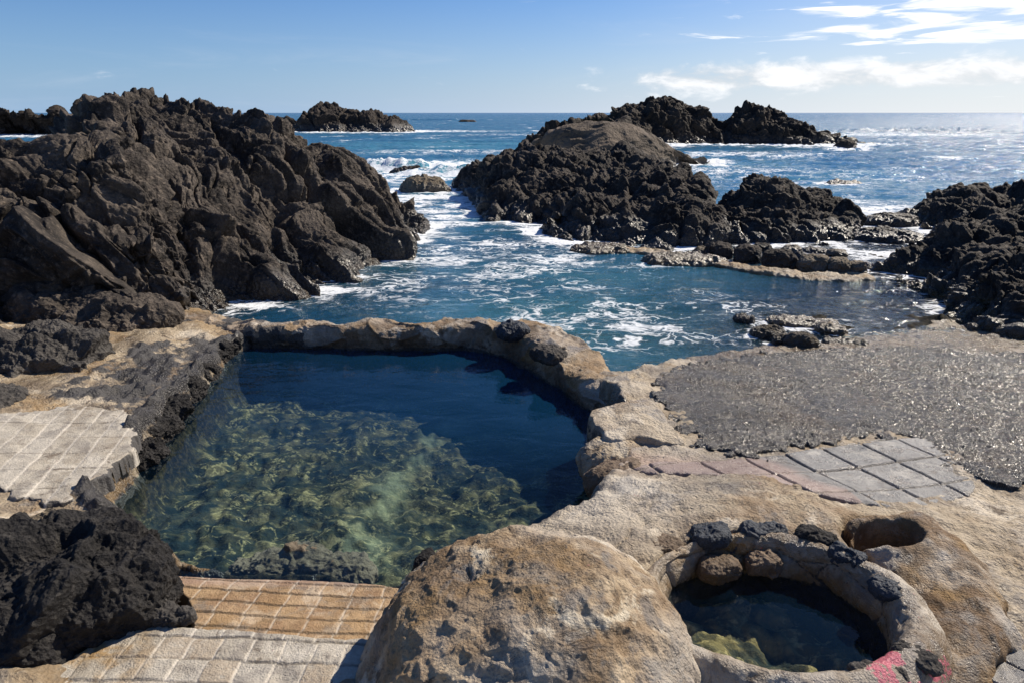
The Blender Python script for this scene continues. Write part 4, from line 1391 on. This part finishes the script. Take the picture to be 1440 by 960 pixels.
def landing():
    poly = np.array(pxz([(120, 905, .36), (180, 872, .36), (290, 880, .35), (420, 888, .35), (556, 896, .35), (640, 900, .36), (640, 1040, .36), (300, 1080, .4), (-120, 1080, .42), (20, 965, .4), (60, 940, .38)]))[:, :2]

    def T(x, y):
        return tiling(x, y, math.radians(-2.5), 0.165, 0.15, 340, bond=0.12, jit=0.016, oy=0.03)

    def z(x, y, p, sd):
        da, db, I, fa, fb = T(x, y)
        d = np.minimum(da, db)
        return 0.345 + 0.012 * fbm(p * 1.5, 2, 341) + (rnd_of(I, 1) - 0.5) * 0.007 + (fa - .5) * (rnd_of(I, 4) - .5) * 0.008 - 0.005 * (1 - sstep(d, 0.002, 0.007)) + 0.006 * fbm(p * 10, 3, 342) - (fb - .5) * 0.005

    def a(x, y, p, sd):
        da, db, I, fa, fb = T(x, y)
        left = 1 - sstep(x + 0.25 * fbm(p * 3, 2, 344), -2.15, -1.75)
        return {'grout': (1 - sstep(da, 0.003, 0.010)) * 0.9 * (1 - left), 'joint': (1 - sstep(db, 0.003, 0.009)) * 0.8 * (1 - left) * sstep(fbm(p * 6, 2, 346), -0.45, 0.1), 'pale': 0.30 * rnd_of(I, 2), 'ochre': np.maximum(0.85 * left * sstep(fbm(p * 5, 3, 345), -.2, .2), 0.3 * (rnd_of(I, 7) > 0.75))}
    o = patch('tile_landing', poly, 0.0065, z, M_TILE_PALE, edge=0.018, thick=0.22, rag=0.006, seed=343, attrf=a)
    thing(o, 'pale worn tile landing at the bottom, partly in the shadow of the rounded concrete boulder', 'paving')


landing()


def ochre_step():
    poly = np.array(pxz([(236, 802, .08), (330, 808, .08), (450, 812, .08), (560, 824, .08), (585, 835, .09), (640, 880, .1), (600, 960, .12), (300, 960, .12), (270, 890, .12), (262, 850, .11)]))[:, :2]

    def T(x, y):
        return tiling(x, y - 0.05 * np.sin(x * 1.5), math.radians(-3), 0.20, 0.115, 350, bond=0.06, jit=0.014, oy=0.01)

    def z(x, y, p, sd):
        da, db, I, fa, fb = T(x, y)
        d = np.minimum(da, db)
        front = 3.86 - 0.03 * (x + 1.9)
        roll = np.clip((y - front + 0.16) / 0.16, 0, 1.3)
        return 0.10 - 0.05 * roll ** 2 + (3.6 - y) * 0.06 + 0.008 * fbm(p * 1.5, 2, 351) - (fb - .5) * 0.009 - 0.004 * (1 - sstep(d, 0.002, 0.007)) + 0.004 * fbm(p * 10, 3, 352)

    def a(x, y, p, sd):
        da, db, I, fa, fb = T(x, y)
        return {'grout': 0.55 * (1 - sstep(da, 0.003, 0.009)), 'joint': 0.75 * (1 - sstep(db, 0.002, 0.008)) * sstep(fbm(p * 6, 2, 356), -0.5, 0.0), 'ochre': 0.35 * rnd_of(I, 2), 'pink': 0.6 * sstep(y, 3.66, 3.74), 'wet': 0.25 * sstep(y, 3.5, 3.85)}
    o = patch('tile_step', poly, 0.0065, z, M_TILE_OCHRE, edge=0.03, thick=0.35, rag=0.005, seed=353, attrf=a)
    thing(o, 'ochre brown tile step running down into the pool below the pale landing', 'step')


ochre_step()


def corner_tiles():
    poly = np.array(pxz([(1392, 950, .4), (1425, 905, .4), (1520, 880, .42), (1560, 1040, .4), (1400, 1040, .38), (1385, 975, .38)]))[:, :2]

    def z(x, y, p, sd):
        da, db, I, fa, fb = tiling(x, y, math.radians(40), 0.2, 0.2, 360, jit=0.01, ox=0.02)
        d = np.minimum(da, db)
        return 0.42 + (rnd_of(I, 1) - 0.5) * 0.012 - 0.02 * (1 - sstep(d, 0.004, 0.012)) + 0.005 * fbm(p * 9, 3, 361)

    def a(x, y, p, sd):
        da, db, I, fa, fb = tiling(x, y, math.radians(40), 0.2, 0.2, 360, jit=0.01, ox=0.02)
        return {'joint': 1 - sstep(np.minimum(da, db), 0.004, 0.01), 'wet': 0.4 + 0 * x}
    o = patch('dark_paving', poly, 0.0075, z, M_TILE_GREY, edge=0.02, thick=0.15, rag=0.004, seed=363, attrf=a)
    thing(o, 'dark grey wet tiles cut off by the bottom right corner', 'paving')


corner_tiles()


def mound():
    poly = np.array(pxz([(1190, 748, .5), (1225, 735, .48), (1285, 742, .46), (1340, 775, .45), (1385, 825, .45), (1420, 880, .42), (1435, 912, .40), (1400, 955, .36), (1385, 1030, .3), (1300, 1030, .3), (1290, 930, .4), (1262, 850, .45), (1225, 800, .48)]))[:, :2]
    H = TPS(pxz([(1245, 745, .53), (1290, 770, .54), (1330, 800, .54), (1370, 850, .53), (1300, 840, .47), (1330, 900, .44), (1395, 900, .50), (1225, 790, .5), (1350, 960, .40), (1290, 960, .36), (1430, 910, .42)]))

    def z(x, y, p, sd):
        h = H(x, y) + 0.05 + 0.05 * fbm(p * 2.5, 3, 370) + 0.018 * ridged(p * np.array([7, 4, 1]), 3, 371) + 0.008 * fbm(p * 18, 3, 372)
        d = np.hypot((x - HOLE[0]) / 1.25, (y - HOLE[1]) / 0.85) + 0.02 * fbm(p * 7, 2, 373)
        h = h + 0.03 * np.exp(-((d - 0.20) / 0.05) ** 2) - 0.36 * (1 - sstep(d, 0.09, 0.175))
        return h

    def a(x, y, p, sd):
        d = np.hypot((x - HOLE[0]) / 1.25, (y - HOLE[1]) / 0.85)
        return {'ochre': 0.75 * sstep(fbm(p * 2.2, 3, 374), -0.05, 0.3), 'pale': 0.45 * sstep(fbm(p * 2.5 + 4, 3, 375), 0.15, 0.4), 'dark': 0.55 * np.exp(-(d / 0.09) ** 2)}  # darker towards the middle of the hole
    o = patch('concrete_mound', poly, 0.0075, z, M_MOUND, edge=0.16, thick=0.16, rag=0.02, seed=376, attrf=a)
    thing(o, 'rough brown concrete mound with a round hole in its top, right of the basin', 'mound')


mound()

# ------------------------------------------------------------------ pool wall (far and right side)
def sweep(stations, prof, n, m, disp, seed):
    """stations: (x, y, ztop, half width); prof: (across -1..1, height 0..1)"""
    st = crom(stations, np.linspace(0, 1, n))
    tg = np.gradient(st[:, :2], axis=0)
    tg /= np.linalg.norm(tg, axis=1, keepdims=True)
    nr = np.stack([tg[:, 1], -tg[:, 0]], -1)
    pr = crom(prof, np.linspace(0, 1, m))
    zb = -1.3
    G = np.zeros((m, n, 3))
    G[:, :, 0] = st[None, :, 0] + nr[None, :, 0] * pr[:, :1] * st[None, :, 3]
    G[:, :, 1] = st[None, :, 1] + nr[None, :, 1] * pr[:, :1] * st[None, :, 3]
    G[:, :, 2] = np.where(pr[:, 1:2] >= 0, st[None, :, 2] * pr[:, 1:2], -zb * pr[:, 1:2])
    N = -grid_normals(G)
    p = G.reshape(-1, 3)
    return p + N.reshape(-1, 3) * disp(p, seed)[:, None], grid_faces(m, n)


def pool_wall():
    st = []
    inner = [(215, 486, .26, .33), (262, 478, .28, .30), (310, 482, .24, .28), (348, 489, .26, .26), (385, 489, .25, .23), (405, 491, .27, .25), (450, 491, .30, .24), (520, 493, .31, .23), (600, 494, .33, .23), (655, 493, .36, .26),
             (700, 501, .40, .36), (738, 520, .40, .42), (775, 545, .34, .36), (812, 570, .30, .34), (852, 590, .32, .40), (890, 606, .33, .45)]
    q = np.array([P(u, v, 0.0) for u, v, _, _ in inner])
    tg = np.gradient(q[:, :2], axis=0)
    tg /= np.linalg.norm(tg, axis=1, keepdims=True)
    for (u, v, z, hw), c, g in zip(inner, q, tg):
        st.append((c[0] - g[1] * hw, c[1] + g[0] * hw, z, hw))
    prof = [(1.12, -1), (1.05, -.4), (1.0, 0.0), (.97, .45), (.86, .8), (.55, .98), (0, 1.02), (-.55, .97), (-.88, .75), (-1.0, .3), (-1.1, 0), (-1.25, -.5), (-1.3, -1)]

    def dsp(p, seed):
        F1, F2, I, V_ = worley(p * np.array([1.7, 1.7, 2.6]) + 0.25 * fbm(p * 2, 2, seed)[:, None], seed)
        d = 0.07 * (0.55 - F1) - 0.025 * np.exp(-(F2 - F1) / 0.06) + (rnd_of(I, 1) - .5) * 0.03 * sstep(F2 - F1, 0, .15)
        return d + 0.06 * fbm(p * 1.6, 3, seed + 3) + 0.025 * ridged(p * 5, 3, seed + 4) + 0.008 * fbm(p * 18, 2, seed + 5)
    V, F = sweep(st, prof, 620, 150, dsp, 401)
    nz = fbm(V * 2.5, 3, 402)
    W_ = worley(V * np.array([1.7, 1.7, 2.6]) + 0.25 * fbm(V * 2, 2, 401)[:, None], 401)
    wet = 1 - sstep(V[:, 2] + 0.08 * nz, 0.06, 0.20)
    och = 0.3 * sstep(nz, 0.0, 0.3) * sstep(V[:, 2], .15, .35)
    och = np.maximum(och, 0.5 * (rnd_of(W_[2], 8) > 0.85) * (V[:, 2] > .1))
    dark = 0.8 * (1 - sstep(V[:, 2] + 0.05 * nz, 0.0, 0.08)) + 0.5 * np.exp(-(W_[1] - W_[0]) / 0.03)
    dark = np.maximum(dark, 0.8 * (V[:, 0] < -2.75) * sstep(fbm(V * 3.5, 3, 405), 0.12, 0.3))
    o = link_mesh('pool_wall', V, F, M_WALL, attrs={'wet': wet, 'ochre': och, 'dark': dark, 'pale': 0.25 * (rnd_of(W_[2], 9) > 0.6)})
    thing(o, 'low curved wall of mortared stone closing the far side of the pool', 'wall')
    s1 = blob('cap_stone', P(722, 466, .37), (.22, .17, .11), M_COBBLE, 44, 0.5, 2.4, disp_boulder, 0.25, 411, parent=o, amp=0.6)
    s1['label'] = 'black rounded stone set in the wall bend'
    s2 = blob('cap_stone', P(770, 498, .33), (.22, .16, .08), M_GREY, 44, -0.7, 2.4, disp_boulder, 0.25, 412, parent=o, amp=0.6)
    s2['label'] = 'grey ridged stone on the wall top right of the bend'


pool_wall()

# flat slab at the pool's right corner, and lumps below it
def flat_slab():
    top = pxz([(828, 578, .44), (866, 566, .47), (912, 560, .47), (940, 588, .44), (962, 622, .42), (905, 618, .44), (872, 620, .44), (846, 612, .44)])
    poly = np.array(top)[:, :2]
    H = TPS(np.array(top + pxz([(890, 590, .475)])))

    def z(x, y, p, sd):
        return H(x, y) + 0.02 * fbm(p * 2, 3, 431) + 0.012 * ridged(p * 6, 3, 432) + 0.004 * fbm(p * 20, 2, 433)
    o = patch('flat_slab', poly, 0.009, z, M_GROUND, edge=0.03, thick=0.34, rag=0.016, seed=434, smooth=60,
              attrf=lambda x, y, p, sd: {'dark': 0.6 * (1 - sstep(sd, 0.0, 0.03)), 'pale': 0.15 + 0 * x, 'wet': 0 * x})
    thing(o, 'flat tan stone slab jutting over the right corner of the pool', 'slab')


flat_slab()
thing(blob('rounded_stone', P(862, 652, .22), (.30, .26, .20), M_GROUND, 60, 0.2, 2.4, disp_boulder, 0.5, 441, amp=0.35), 'rounded tan stone at the pool edge below the flat slab', 'rock')
thing(blob('rounded_stone', P(868, 676, .26), (.27, .16, .15), M_BROWNSTONE, 50, 0.1, 2.4, disp_boulder, 0.4, 442, amp=0.35), 'brown stone half buried at the pool edge, nearest of the two below the slab', 'rock')


def bolster():
    """big rounded concrete boulder in the foreground"""
    U, F = cube_sphere(230)
    pw = 2.35
    m = (np.abs(U) ** pw).sum(1) ** (1 / pw)
    V = U / m[:, None]
    c = np.array([0.11, 2.72, 0.16])
    up = V[:, 2]
    rx, ry = 0.82, 0.78
    flare = 1 + 0.26 * np.clip(0.45 - up, 0, 1) * (U[:, 0] < 0) * np.abs(U[:, 0])
    V = V * np.array([rx, ry, 0.76]) * np.stack([flare, np.ones_like(up), np.ones_like(up)], -1)
    N = U / np.array([rx, ry, 0.72])
    N /= np.linalg.norm(N, axis=1, keepdims=True)
    V = V + c
    d = 0.06 * fbm(V * 1.4, 3, 451) + 0.035 * ridged(V * np.array([2.2, 3.5, 3]) + 0.5 * fbm(V * 2, 2, 453)[:, None], 3, 452) + 0.012 * fbm(V * 9, 3, 454) + 0.005 * fbm(V * 30, 2, 455)
    crk = np.exp(-np.abs(fbm(V * 2.1, 4, 458)) / 0.02) * sstep(fbm(V * 1.3, 2, 459), 0.0, 0.25)
    d -= 0.022 * crk
    d += 0.02 * ridged(V * 6, 3, 460)
    # worn dents across the front
    for u, v, r, dep in [(735, 800, .10, .045), (690, 850, .16, .05), (790, 850, .12, .03), (650, 900, .15, .04)]:
        q = P(u, v, .75)
        d -= dep * np.exp(-((V[:, 0] - q[0]) ** 2 + (V[:, 1] - q[1]) ** 2) / r ** 2)
    V = V + N * d[:, None]
    nz = fbm(V * 2.0, 4, 456)
    och = 0.45 * sstep(nz, 0.05, 0.4) * sstep(-V[:, 0] + 0.4 * nz, -0.4, 0.2)
    pale = 0.42 * sstep(fbm(V * 1.6 + 3, 4, 457) + 0.5 * (V[:, 0] - 0.1), 0.0, 0.5)
    o = link_mesh('concrete_boulder', V, F, M_BOLSTER, attrs={'ochre': och, 'pale': pale, 'wet': 0 * nz, 'dark': np.maximum(0.3 * sstep(nz, 0.4, .6), np.maximum(0.5 * crk, 0.30 * sstep(fbm(V * 3.2, 4, 462), 0.18, 0.4)))})
    thing(o, 'big rounded boulder of stained tan concrete between the pool and the round basin', 'boulder')


bolster()
thing(blob('small_stone', P(600, 800, .12), (.10, .08, .12), M_BLACK, 30, 0.2, 2.3, disp_boulder, 0.2, 461, amp=0.5), 'small black stone at the pool edge against the rounded concrete boulder', 'stone')


# ------------------------------------------------------------------ round basin
def basin():
    na, m = 420, 120
    a = np.linspace(0, 2 * np.pi, na, endpoint=False)
    prof = np.array([(.93, -.15), (.97, .05), (1.0, .22), (1.03, .45), (1.09, .57), (1.20, .62), (1.33, .595), (1.45, .49), (1.56, .27), (1.64, -.05)])
    pr = crom(prof, np.linspace(0, 1, m))
    side = 0.5 + 0.5 * np.cos(a - math.radians(-35))       # fatter lip towards the viewer's right
    G = np.zeros((m, na, 3))
    rr = 1 + (pr[:, :1] - 1) * (0.72 + 0.45 * side[None, :])
    G[:, :, 0] = BASIN_C[0] + rr * np.cos(a)[None, :] * BASIN_R[0]
    G[:, :, 1] = BASIN_C[1] + rr * np.sin(a)[None, :] * BASIN_R[1]
    G[:, :, 2] = pr[:, 1:2] + 0.03 * side[None, :] * (pr[:, 1:2] > .2) - 0.02
    N = -grid_normals(G, True)
    p = G.reshape(-1, 3)
    F1, F2, I, _ = worley(p * np.array([4, 4, 6]) + 0.2 * fbm(p * 4, 2, 470)[:, None], 471)
    inner = (np.hypot((p[:, 0] - BASIN_C[0]) / BASIN_R[0], (p[:, 1] - BASIN_C[1]) / BASIN_R[1]) < 1.08).astype(float)
    d = inner * (0.025 * (0.5 - F1) - 0.016 * np.exp(-(F2 - F1) / 0.08)) + 0.03 * fbm(p * 2.5, 3, 472) + 0.010 * fbm(p * 11, 3, 473) + 0.004 * fbm(p * 34, 2, 474)
    V = p + N.reshape(-1, 3) * d[:, None]
    nz = fbm(V * 4, 3, 475)
    A = np.broadcast_to(a[None, :], (m, na)).ravel()
    topz = sstep(V[:, 2], .42, .50)
    wet = np.maximum(inner * (1 - sstep(V[:, 2] + 0.05 * nz, 0.38, 0.53)), 0.45 * sstep(fbm(V * 3, 3, 478), 0.0, 0.4))
    och = inner * 0.75 * sstep(nz, -0.2, 0.2) * (1 - sstep(V[:, 2] + 0.06 * nz, .42, .56))
    back = np.exp(-((A - math.radians(105)) / 0.5) ** 2)
    och = np.maximum(och, back * topz * sstep(nz, -.1, .2))
    dark = inner * (0.7 * np.exp(-(F2 - F1) / 0.05) + 0.7 * (1 - sstep(V[:, 2] + 0.05 * nz, 0.37, 0.44)))
    fr = np.exp(-(((A - math.radians(308) + np.pi) % (2 * np.pi) - np.pi) / 0.55) ** 2)
    paint = 1.1 * fr * sstep(fbm(V * 5, 3, 476), -0.05, 0.25) * sstep(V[:, 2], .40, .50)
    pale = 0.35 * (1 - inner) * sstep(nz, -0.1, 0.4)
    o = link_mesh('basin_wall', V, grid_faces(m, na, True), M_BASIN, attrs={'wet': wet, 'ochre': och, 'dark': dark, 'paint': paint * (0.75 + 0.5 * fbm(V * 22, 2, 479)), 'pale': pale})
    thing(o, 'round mortared stone basin with a smooth lip flecked with pink paint, lower right', 'basin')
    for k, (u, v, z, rx, ry, rz, rot, mt, lb) in enumerate([
        (1000, 752, .55, .105, .085, .05, 0.1, M_COBBLE, 'rippled dark grey stone at the back of the lip'), (1074, 748, .55, .125, .065, .05, -0.05, M_COBBLE, 'long smooth grey stone at the back of the lip'),
        (1147, 757, .55, .11, .075, .06, -0.45, M_BLACK, 'blocky black stone at the back of the lip'), (1192, 782, .55, .09, .06, .05, -0.6, M_COBBLE, 'shiny slate stone on the lip, right of the black one'),
        (1249, 828, .55, .085, .06, .045, -0.9, M_COBBLE, 'dark grey stone on the right lip'), (930, 770, .50, .125, .09, .06, 0.1, M_BROWNSTONE, 'brown angular stone at the left end of the lip'),
        (1012, 800, .44, .11, .06, .07, 0.2, M_BROWNSTONE, 'dark brown stone in the inner wall'), (1072, 790, .46, .10, .06, .06, 0.0, M_BROWNSTONE, 'tan brown stone in the inner wall'),
        (1292, 928, .56, .055, .10, .04, 0.5, M_GREY, 'flat grey stone among the pink paint'), (1215, 946, .55, .055, .04, .035, 0.2, M_GREY, 'small grey stone near the front lip'), (1262, 945, .56, .03, .04, .03, 0.2, M_GREY, 'tiny dark pebble near the front lip'),
        (950, 800, .40, .09, .06, .06, 0.6, M_GROUND, 'pale lump of mortar at the left lip')]):
        s = blob('mortar_lump' if mt is M_GROUND else 'wall_stone' if 'inner' in lb else 'lip_stone', P(u, v, z + (0.02 if 'inner' in lb else 0.038)), (rx * 1.05, ry * 1.1, rz * 0.85), mt, 44, rot, 3.2, disp_boulder, 0.2, 480 + k, parent=o, amp=0.55)
        s['label'] = lb


basin()

# ------------------------------------------------------------------ rocks on the left terrace
def ground_rock(name, u, v, zc, rad, mat, label, seed, s=0.5, n=60, rot=0.0, power=2.3, amp=0.8, tilt=0.0, group=None, disp=disp_boulder):
    c = P(u, v, zc)
    o = blob(name, c, rad, mat, n, rot, power, disp, s, seed, amp=amp, tilt=tilt)
    return thing(o, label, 'rock', group)


ground_rock('black_boulder', 102, 838, .31, (.68, .50, .40), M_BLACK, 'large rough black lava boulder at the lower left beside the ochre step', 501, s=0.75, n=200, rot=-0.15, amp=0.8, power=1.75)
ground_rock('black_boulder', 5, 905, .36, (.34, .26, .24), M_BLACK, 'smaller black rock cut by the left edge, in front of the large black boulder', 502, s=0.5, n=90, amp=0.6)
ground_rock('grey_stone', 228, 866, .36, (.17, .08, .06), M_GREY, 'thin grey rock wedged under the right flank of the large black boulder', 503, s=0.2, n=50, rot=-0.1)
ground_rock('grey_stone', 205, 862, .37, (.07, .06, .05), M_TANROCK, 'small pale rock beside the thin grey one under the black boulder', 504, s=0.15, n=30)
ground_rock('flat_stone', 105, 742, .33, (.30, .14, .09), M_TANROCK, 'flat brown stone between the tile paving and the large black boulder', 505, s=0.3, n=60, rot=-0.15)
ground_rock('lava_rock', 45, 514, .26, (.72, .85, .40), M_GREY, 'grey pitted lava rock on the left terrace below the tall crag', 506, s=0.9, n=150, rot=0.5, amp=1.0, power=1.8)
ground_rock('lava_rock', -50, 585, .26, (.50, .55, .26), M_GREY, 'low grey lava rock at the left edge above the tile paving', 507, s=0.6, n=90, rot=0.2, amp=0.7)
ground_rock('lava_rock', 172, 462, .22, (.72, .5, .36), M_CRAG, 'dark angular rock at the foot of the tall crag, end nearest the wall', 508, s=0.7, n=120, rot=0.2, amp=0.75)
ground_rock('lava_rock', 100, 452, .25, (.8, .5, .42), M_CRAG, 'long dark slab at the crag foot behind the pitted grey rock', 509, s=0.7, n=110, rot=0.2, amp=0.7)
ground_rock('lava_rock', 212, 458, .22, (.34, .3, .30), M_GREY, 'pale grey rock where the crag foot meets the pool wall', 510, s=0.5, n=80, amp=0.7)
ground_rock('grey_stone', 128, 478, .34, (.17, .12, .09), M_GREY, 'small grey stone right of the pitted lava rock', 511, s=0.2, n=36)
EDGE = [(322, 497, .10, .06), (303, 506, .14, .05), (288, 528, .13, .08), (268, 552, .20, .07), (240, 584, .17, .10), (222, 612, .20, .09), (336, 489, .06, .05), (205, 640, .15, .08)]
ELAB = ['small wet black stone next to the one touching the far wall, left pool edge', 'low black stone where the left pool edge meets the tan ledge', 'chunky dark stone on the left edge beside the dark lava crust', 'long rough dark block midway along the left pool edge',
        'tall dark block on the left edge just above the tile paving', 'long black block at the upper right corner of the tile paving', 'tiny black stone touching the far wall at the left end of the pool', 'dark block under the right rim of the tile paving']
for k, (u, v, r, h) in enumerate(EDGE):
    ground_rock('edge_stone', u, v, .05, (r * 0.75, r * 1.25, h + .06), M_BLACK, ELAB[k], 520 + k, s=0.3, n=60, rot=-0.25 + 0.2 * math.sin(k * 3), power=2.6, amp=1.0, group='dark stones along the left pool edge')
# sunken rock that just breaks the pool surface by the step
ground_rock('sunken_rock', 425, 806, -.17, (.52, .20, .14), M_TANROCK, 'pale weedy rock under the water at the foot of the ochre step', 540, s=0.4, n=80, rot=-0.05, amp=0.8)
ground_rock('sunken_rock', 632, 580, -1.15, (.28, .45, .35), M_TANROCK, 'weedy rock deep under water near the middle of the pool', 541, s=0.5, n=70, rot=0.2, amp=0.8)
